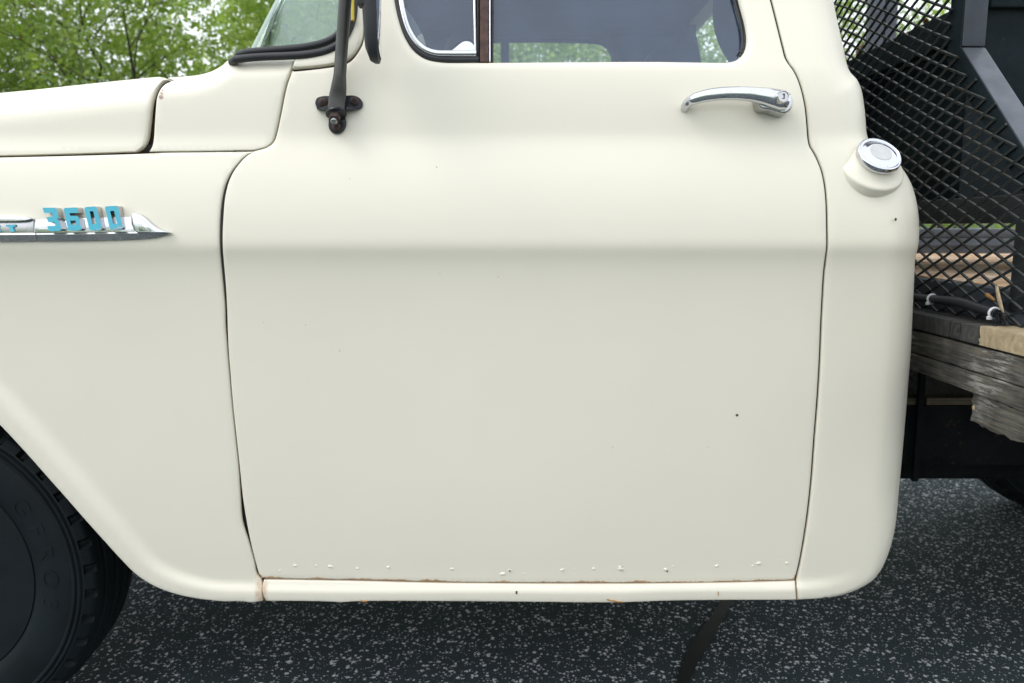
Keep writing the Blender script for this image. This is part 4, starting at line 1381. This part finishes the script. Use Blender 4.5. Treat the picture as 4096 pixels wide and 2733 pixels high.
def tubeYZ(path, name, xs=None, mat=None, bev=.004):
    """square tube in the plane of the headboard: path of the outer corner line in (y, z)"""
    mb = MB()
    vs, fs = [], []
    n = len(path)
    for i, (y, z) in enumerate(path):
        a = np.array(path[max(i - 1, 0)]); b = np.array(path[min(i + 1, n - 1)])
        if 0 < i < n - 1:
            t1 = (np.array(path[i]) - a); t1 /= np.linalg.norm(t1); t2 = (b - np.array(path[i])); t2 /= np.linalg.norm(t2)
            nn = np.array([t1[1] + t2[1], -(t1[0] + t2[0])]); nn /= np.linalg.norm(nn)
            k = TW / max(.4, nn @ np.array([t1[1], -t1[0]]))
        else:
            t = b - a; t = t / np.linalg.norm(t); nn = np.array([t[1], -t[0]]); k = TW
        if nn[0] > 0: nn = -nn
        q = np.array([y, z]) - nn * k
        for X in (xs or (XM, XM + TW)): vs += [(X, y, z), (X, q[0], q[1])]
    for i in range(n - 1):
        b = 4 * i
        for e, f in ((0, 1), (1, 3), (3, 2), (2, 0)): fs.append((b + e, b + f, b + 4 + f, b + 4 + e))
    fs += [(0, 1, 3, 2), (4 * n - 4, 4 * n - 3, 4 * n - 1, 4 * n - 2)]
    return mb.add(vs, fs).build(name, mat or M['frame_steel'], truck, 20, bevel=bev, seg=2)


tubeYZ([(y_up, 2.35), (y_up, zk)], 'headboard_post')
tubeYZ([(y_up, zk - .001), (y_low, zl)], 'headboard_brace')
tubeYZ([(y_low, zl - .001), (y_low, .90)], 'headboard_post')
tubeYZ([(y_up + .001, 2.34), (y_up + .001, zk), (y_low + .001, zl), (y_low + .001, .91)], 'shade_strip', (XM - .0030, XM - .0004), M['box_steel'], .0006)  # dark strip paints shade onto the tube's cab-facing side
tubeYZ([(1.75, 2.35), (1.75, .90)], 'headboard_post')
MB().span((XM + .054, -.30, .80), (XM + .074, 1.9, bed_z - .04)).build('front_header', M['chassis'], truck, 0)
pb_ = atX(4072, 1100, XM + .02)
MB().span((XM + .007, pb_[1] - .05, .93), (XM + .011, pb_[1], 1.09), .002).build('headboard_gusset', M['black'], truck, 0)


# expanded-metal infill: flattened diamonds of folded strands
def expanded():
    LW, SW = .069, .0285
    w, th = .0048, .0036
    vs, fs = [], []
    xm = XM - .0060
    zlo, zhi = .905, 2.33

    def edge_y(z):
        if z >= zk: return y_up + .006
        if z <= zl: return y_low + .006
        return y_up + .006 + (y_low - y_up) * (zk - z) / (zk - zl)

    rows = int((zhi - zlo) / (SW / 2))
    for r_ in range(rows):
        z0 = zlo + r_ * SW / 2
        z1 = z0 + SW / 2
        y = -.215 + (LW / 2 if r_ % 2 else 0)
        k = 0
        cols = int((1.76 - y) / (LW / 2))
        for c in range(cols):
            ya, yb_ = y + c * LW / 2, y + (c + 1) * LW / 2
            za_, zb_ = (z0, z1) if (c % 2 == 0) else (z1, z0)
            mz = (za_ + zb_) / 2
            if min(ya, yb_) < edge_y(mz): continue
            # node shift: neighbouring strands leave one another in depth as stretched sheet does
            rise = zb_ > za_
            d = np.array([0, yb_ - ya, zb_ - za_]); Ld = np.linalg.norm(d); d /= Ld
            nz = np.array([0, -d[2], d[1]])
            jit = random.uniform(-.0004, .0004)
            xo = (.0022 if rise else -.0022)
            tilt = np.array([.55, 0, 0])
            a = np.array([xm + jit - xo * .0, ya, za_]) - d * .002
            b = np.array([xm + jit + xo * .0, yb_, zb_]) + d * .002
            # bar section leaning out of the sheet
            e1 = (nz * .92 + np.array([-.35, 0, 0]) * (1 if nz[2] > 0 else -1)); e1 /= np.linalg.norm(e1)
            e2 = np.cross(d, e1)
            i0 = len(vs)
            for p in (a, b):
                for s1, s2 in ((-1, -1), (1, -1), (1, 1), (-1, 1)):
                    vs.append(p + e1 * s1 * w / 2 + e2 * s2 * th / 2)
            fs += [(i0, i0 + 1, i0 + 5, i0 + 4), (i0 + 1, i0 + 2, i0 + 6, i0 + 5), (i0 + 2, i0 + 3, i0 + 7, i0 + 6), (i0 + 3, i0, i0 + 4, i0 + 7), (i0, i0 + 3, i0 + 2, i0 + 1), (i0 + 4, i0 + 5, i0 + 6, i0 + 7)]
    vs = [(x - .004 * math.sin(y * 5.1 + z * 3.0) * (1 if y > y_up + .12 else .15) + random.uniform(-.0003, .0003), y + .0035 * math.sin(z * 9 + y * 4), z + .0035 * math.sin(y * 7.3 + z * 2)) for x, y, z in vs]
    return mk('mesh_panel', vs, fs, M['mesh_steel'], truck, 0, 'black expanded metal mesh filling the headboard', 'stuff')


expanded()

# timbers under the headboard
ztop = .905
zb1 = atX(3800, 1358, XT)[2]         # top of the cross timber
zb2 = atX(3649, 1410, XT)[2]
zb3 = atX(3649, 1483, XT)[2]
zend = zb1 + .004
xe = XT - .004


def endblock(u0, u1, ca, cb, name='timber_end', ragged=0.0, dz=0.0):
    a, b = atX(u0, 1300, XT), atX(u1, 1300, XT)
    y1, y0 = a[1], b[1]
    pts = []
    nz_ = 7
    for k in range(nz_ + 1):
        pts.append((y1 + random.uniform(-ragged, ragged), zend + (ztop - zend) * k / nz_ + (dz if k == nz_ else 0)))
    for k in range(nz_, -1, -1):
        pts.append((y0 + random.uniform(-ragged, ragged) * .5, zend + (ztop - zend) * k / nz_ + (dz if k == nz_ else 0)))
    m = endgrain('end_grain', ca, cb, (XT, (y0 + y1) / 2 - .012, zend + .015))
    return MB().prism([(xe, y, z) for y, z in pts], (.10, 0, 0)).build(name, m, truck, 20, bevel=.0015)


dk, dk2 = (.034, .036, .034), (.052, .050, .043)
endblock(3560, 3806, dk, dk2)
endblock(3812, 3848, (.022, .023, .022), (.05, .05, .046), ragged=.002)
endblock(3852, 3928, (.040, .042, .040), (.060, .058, .052), ragged=.003)
endblock(3930, 4260, (.40, .32, .20), (.345, .27, .165), ragged=.0035, dz=.002)
endblock(3360, 3552, dk, dk2)


def longbeam(name, z0, z1, y0, y1, mat, rag=.0, endrag=0.0, x0=None, dep=.09, label=None):
    x0 = XT if x0 is None else x0
    n = 46
    top = [(y0 + (y1 - y0) * i / n, z1 + random.uniform(-rag, rag)) for i in range(n + 1)]
    bot = [(y0 + (y1 - y0) * i / n, z0 + random.uniform(-rag, rag)) for i in range(n, -1, -1)]
    if endrag:
        m = 7
        endp = [(y1 + random.uniform(-endrag, endrag), z1 + (z0 - z1) * k / m) for k in range(1, m)]
        poly = top + endp + bot
    else:
        poly = top + bot
    return MB().prism([(x0, y, z) for y, z in poly], (dep, 0, 0)).build(name, mat, truck, 30, label, bevel=.0012)


longbeam('cross_timber', zb2 + .0012, zb1 - .001, -.45, 1.8, M['beam'], .0012)
longbeam('cross_timber', zb3, zb2 - .0012, -.45, 1.8, M['beam'], .0010)
yr = atX(3884, 1640, XT + .006)[1]
zq0 = atX(3884, 1682, XT + .006)[2]
longbeam('splintered_board', zq0 - .002, zb3 - .002, -.45, yr, M['beam'], .0030, .006, XT + .006, .03, 'short board with a ragged broken end')
q = atX(3892, 1632, XT + .004)
MB().lathe([(.001, -.003), (.004, -.0025), (.0055, .0), (.004, .0025), (.001, .003)], (q[0] + .004, q[1] + .002, q[2]), (1, 0, .1), 14).build('broken_knot', M['pale_leaf'], truck, 40)

# wiring sheath along the timber tops, with white cable ties
cpx = [(3480, 1150), (3600, 1176), (3690, 1192), (3790, 1203), (3850, 1212), (3900, 1228), (3950, 1243), (3990, 1257)]
L = [atX(u, v, XT + .030) for u, v in crom(cpx, 12)]
rad = [.0085 * (1 + .25 * math.exp(-((i - len(L) * .72) / (len(L) * .16)) ** 2)) for i in range(len(L))]
mb = MB().tube(L, rad, 10)
for w in np.linspace(0, 2 * PI, 9)[:-1]:
    pass
shth = mb.build('wiring_sheath', M['sheath'], truck, 60)
for f in (.50, .985):
    i = int(f * (len(L) - 1)); i = max(1, min(i, len(L) - 2))
    d = np.array(L[i + 1]) - np.array(L[i - 1]) if i + 1 < len(L) else np.array(L[i]) - np.array(L[i - 1])
    d /= np.linalg.norm(d)
    ring = []
    r1 = rad[i] * 1.18
    mb = MB().lathe([(r1 * .7, -.0028), (r1, -.0028), (r1 * 1.12, 0), (r1, .0028), (r1 * .7, .0028)], L[i], Vector(d), 20)
    mb.box(np.array(L[i]) + np.array([-.008, 0, -.009]), (.008, .007, .007), None, .002)
    mb.build('cable_tie', M['zip'], shth, 40)
mb = MB()
e0 = np.array(L[-1])
for k in range(26):
    dd = np.array([random.uniform(-.02, .01), random.uniform(-.035, -.012), random.uniform(-.022, .010)])
    mb.tube([e0, e0 + dd * .5, e0 + dd + np.array([0, 0, -.004])], .0006, 4)
mb.build('frayed_end', M['sheath'], shth, 0)

# ------------------------------------------------------------------ black cargo box standing on the bed
X1 = 1.04
Yb = .37
ce = atX(3867, 400, X1)
Yb = ce[1]
z_top = atX(3850, 18, X1)[2]
z_bot = 1.10
z_sk = atY(3900, 902, Yb)[2]
Yf = Yb + .72
box = root('cargo_box', (1.7, (Yb + Yf) / 2, bed_z), 'black steel cargo box on skids behind the wire mesh headboard', 'box')
tzz = .075
mb = MB().span((X1, Yb, z_top - tzz), (X1 + .03, Yf, z_top), .003)
mb.build('top_frame', M['box_steel'], box, 0)
MB().span((X1 - .002, Yb, z_bot), (X1 + .03, Yb + .055, z_top - tzz - .001), .003).build('corner_post', M['box_steel'], box, 0)
MB().span((X1 - .002, Yf - .055, z_bot), (X1 + .03, Yf, z_top - tzz - .001), .003).build('corner_post', M['box_steel'], box, 0)
MB().span((X1 + .06, Yb + .055, z_bot), (X1 + .07, Yf - .055, z_top - tzz)).build('end_panel', M['box_steel'], box, 0)
MB().span((X1 + .031, Yb + .004, z_bot), (2.05, Yb + .016, z_top - .02), .002).build('side_panel', M['box_steel'], box, 0)
MB().span((X1 + .031, Yb - .012, z_top - .022), (2.05, Yb + .03, z_top), .003).build('top_rail', M['box_steel'], box, 0)
MB().span((X1 + .031, Yf - .016, z_bot), (2.05, Yf - .004, z_top - .02), .002).build('side_panel', M['box_steel'], box, 0)
MB().span((X1 + .08, Yb + .02, z_top - .06), (2.05, Yf - .02, z_top - .045)).build('lid', M['box_steel'], box, 0)
for x in (1.75,):
    for y in (Yb, Yf - .05):
        MB().span((x, y, bed_z + .003), (x + .09, y + .05, z_bot - .001), .003).build('foot', M['black'], box, 0)

# ------------------------------------------------------------------ fallen leaves
def fallen(name, c, size, rot, mat, label):
    vs, fs = [], []
    n = 7
    for i in range(n):
        t = i / (n - 1)
        w = math.sin(PI * min(1, t * 1.02)) ** .8 * .19
        for s in (-1, 0, 1):
            vs.append(Vector(((t - .5), s * w, -.035 * math.sin(t * 3.1) + abs(s) * .05)) * size)
    for i in range(n - 1):
        for k in range(2): fs.append((3 * i + k, 3 * i + k + 1, 3 * i + 3 + k + 1, 3 * i + 3 + k))
    m3 = Matrix.Rotation(rot[2], 3, 'Z') @ Matrix.Rotation(rot[1], 3, 'Y') @ Matrix.Rotation(rot[0], 3, 'X')
    o = mk(name, [m3 @ v for v in vs], fs, mat, None, 180)
    o.location = c
    md = o.modifiers.new('thickness', 'SOLIDIFY'); md.thickness = .0006
    return setp(o, label, 'leaf', 'fallen dry leaves')


a = atX(3996, 1205, XM - .012)
fallen('fallen_leaf', a, .075, (1.3, -.9, 1.4), M['pale_leaf'], 'long pale dry leaf lodged at the foot of the mesh')
a = atX(3955, 1190, XM - .008)
fallen('fallen_leaf', a, .042, (1.2, -.2, 1.5), M['dry_leaf'], 'small orange-brown curled leaf behind the cable sheath')
a = atX(3683, 95, X1); 
fallen('fallen_leaf', (X1 + .012, a[1], z_top + .006), .045, (.5, .2, 1.2), M['dry_leaf'], 'orange dry leaf on the top edge of the black box')
a = atX(3432, 238, X1)
fallen('fallen_leaf', (X1 + .002, a[1], z_top + .012), .07, (1.0, .5, 1.5), M['pale_leaf'], 'brown dry leaf on the black box beside the cab corner')

# ------------------------------------------------------------------ trees
def leaf_cloud(cen, ax, size, per, spread, tone0=.0, droop=0.0, rg=rng):
    """leaf tufts: cen (n,3) tuft points, ax (n,3) outward twig directions"""
    n = len(cen) * per
    c = np.repeat(cen, per, 0)
    d = np.repeat(ax, per, 0) + rg.normal(0, .75, (n, 3))
    d[:, 2] -= droop
    d /= np.linalg.norm(d, axis=1)[:, None]
    c = c + rg.normal(0, spread, (n, 3)) + d * size * .3
    s = size * rg.uniform(.6, 1.25, n)[:, None]
    up = rg.normal(0, 1, (n, 3)); up[:, 2] += .8
    b = np.cross(d, up); b /= np.linalg.norm(b, axis=1)[:, None] + 1e-9
    nn = np.cross(b, d)
    w = s * .19
    p0 = c - d * s * .5
    p1 = c - d * s * .05 + b * w + nn * s * .05
    p2 = c - d * s * .05 - b * w + nn * s * .05
    p3 = c + d * s * .28 + b * w * .75 + nn * s * .03
    p4 = c + d * s * .28 - b * w * .75 + nn * s * .03
    p5 = c + d * s * .5 - nn * s * .06
    pm = c + d * s * .1
    V = np.stack([p0, p1, p2, p3, p4, p5, pm], 1).reshape(-1, 3)
    i = (np.arange(n) * 7)[:, None]
    F = np.concatenate([i + np.array([[0, 6, 1]]), i + np.array([[0, 2, 6]]), i + np.array([[1, 6, 3]]), i + np.array([[2, 4, 6]]), i + np.array([[3, 6, 5]]), i + np.array([[4, 5, 6]])], 1).reshape(-1, 3)
    tuft = np.repeat(rg.uniform(0, 1, len(cen)), per)
    tone = np.clip(.15 + .45 * tuft + rg.normal(0, .16, n) + tone0, 0, .94)
    tone = np.where(rg.uniform(0, 1, n) < .012, 1.0, tone)
    return V, F, np.repeat(tone, 7)


def tri_mesh(name, V, F, tone):
    me = bpy.data.meshes.new(name)
    me.vertices.add(len(V)); me.vertices.foreach_set('co', V.astype(np.float32).ravel())
    me.loops.add(len(F) * 3); me.loops.foreach_set('vertex_index', F.astype(np.int32).ravel())
    me.polygons.add(len(F))
    me.polygons.foreach_set('loop_start', (np.arange(len(F)) * 3).astype(np.int32))
    me.update(calc_edges=True)
    at = me.attributes.new('tone', 'FLOAT', 'POINT'); at.data.foreach_set('value', tone.astype(np.float32))
    me.polygons.foreach_set('use_smooth', [True] * len(me.polygons))
    return me


def grow(seed, height=5.2, spread=2.0, leaf=.075, tufts=2600, per=8, low=1.0, droop=.15, tone0=0.0):
    rg = np.random.default_rng(seed)
    rd = random.Random(seed)
    mb = MB(); tips = []

    def branch(p, d, L, r, lev):
        n = 5
        path = [Vector(p)]; dd = Vector(d)
        for i in range(n):
            dd = (dd + Vector((rd.gauss(0, .16), rd.gauss(0, .16), rd.gauss(0.02, .10)))).normalized()
            path.append(path[-1] + dd * (L / n))
        rr = [r * (1 - .6 * i / n) for i in range(n + 1)]
        mb.tube(path, rr, 6 if lev < 2 else 4, False)
        if lev >= 2:
            tips.extend([(path[k], dd) for k in (2, 3, 4, 5)])
        if lev < 4:
            for k in range(4 if lev == 0 else 3):
                j = rd.randint(2, n) if lev else rd.randint(1, n)
                a = rd.uniform(0, 2 * PI)
                side = Vector((math.cos(a), math.sin(a), rd.uniform(-.15, .75)))
                nd = (dd * .55 + side * .85).normalized()
                branch(path[j], nd, L * rd.uniform(.55, .8), rr[j] * .62, lev + 1)

    for k in range(3):
        a = k * 2.1 + rd.uniform(-.4, .4)
        branch((0.12 * math.cos(a), .12 * math.sin(a), 0), (.28 * math.cos(a), .28 * math.sin(a), 1), height * .48, .052, 0)
    T = np.array([tuple(t[0]) for t in tips]); D = np.array([tuple(t[1]) for t in tips])
    idx = rg.integers(0, len(T), tufts)
    cen = T[idx] + rg.normal(0, .16, (tufts, 3))
    keep = cen[:, 2] > low
    cen, dirs = cen[keep], D[idx][keep]
    V, F, tone = leaf_cloud(cen, dirs, leaf, per, .05, tone0, droop, rg)
    wood_me = bpy.data.meshes.new('trunk'); wood_me.from_pydata(mb.v, [], mb.f)
    wood_me.polygons.foreach_set('use_smooth', [True] * len(wood_me.polygons)); wood_me.materials.append(M['bark'])
    lm = tri_mesh('crown', V, F, tone)
    return wood_me, lm


KIND = [grow(11, 5.0, leaf=.064, tufts=3800, per=11), grow(23, 5.4, leaf=.060, tufts=3800, per=11, tone0=.08), grow(37, 5.0, leaf=.060, tufts=3800, per=11, tone0=-.02)]
for k, mname in zip(KIND, ('leaf', 'leaf', 'leaf2')): k[1].materials.append(M[mname])


def tree(kind, loc, rot, s, label, name='oak_tree'):
    t = root(name, loc, label, 'tree', 'trees behind the truck')
    t.rotation_euler = (0, 0, rot); t.scale = (s, s, s)
    for nm, me in (('trunk', KIND[kind][0]), ('crown', KIND[kind][1])):
        o = bpy.data.objects.new(nm, me); COL.objects.link(o); o.parent = t
    return t


tree(2, (-6.2, 7.2, -.03), .4, 1.0, 'dull green leafy tree at the far left above the hood')
tree(0, (-4.7, 6.5, -.03), 2.1, 1.0, 'bright green oak with thin dark branches above the middle of the hood')
tree(1, (-2.95, 7.0, -.03), 4.4, 1.0, 'light green oak standing just left of the windshield')
tree(0, (-1.2, 7.3, -.03), 5.2, 1.0, 'oak tree seen through the windshield behind the mirror arm')
tree(1, (.5, 7.0, -.03), 1.2, 1.0, 'oak tree seen through the far door window of the cab')
tree(2, (2.3, 7.2, -.03), 3.0, 1.0, 'dull green tree seen through the rear window of the cab')
tree(1, (4.9, 8.4, -.03), .9, .8, 'low green tree seen through the wire mesh behind the cab')


def woods(name, n, x0, x1, y0, y1, zmax, size, seed, per, thr):
    rg = np.random.default_rng(seed)
    c = np.stack([rg.uniform(x0, x1, n * 3), rg.uniform(y0, y1, n * 3), rg.uniform(.1, 1, n * 3) ** .8 * zmax], 1)
    k = np.sin(c[:, 0] * 1.3 + 1.7 * np.sin(c[:, 2] * .9 + seed)) + np.sin(c[:, 2] * 1.9 + c[:, 0] * .6 + c[:, 1]) * .8 + rg.normal(0, .5, len(c))
    lim = zmax * (.62 + .2 * np.sin(c[:, 0] * .9 + seed) + .16 * np.sin(c[:, 0] * 2.3))
    c = c[(k > thr) & (c[:, 2] < lim)][:n]
    V, F, tone = leaf_cloud(c, rg.normal(0, 1, c.shape), size, per, .10, -.05, 0, rg)
    me = tri_mesh(name, V, F, tone); me.materials.append(M['leaf'])
    o = link(name, me, None, None, None, 'stuff')
    return setp(o, 'mass of green foliage beyond the nearest trees' if y0 > 0 else 'mass of green foliage across the lot behind the viewer')


woods('woods', 2700, -17, 15, 9, 13, 7.0, .15, 5, 7, -.25)
woods('woods', 2600, -24, 24, -22, -16, 6.0, .34, 9, 7, -.4)
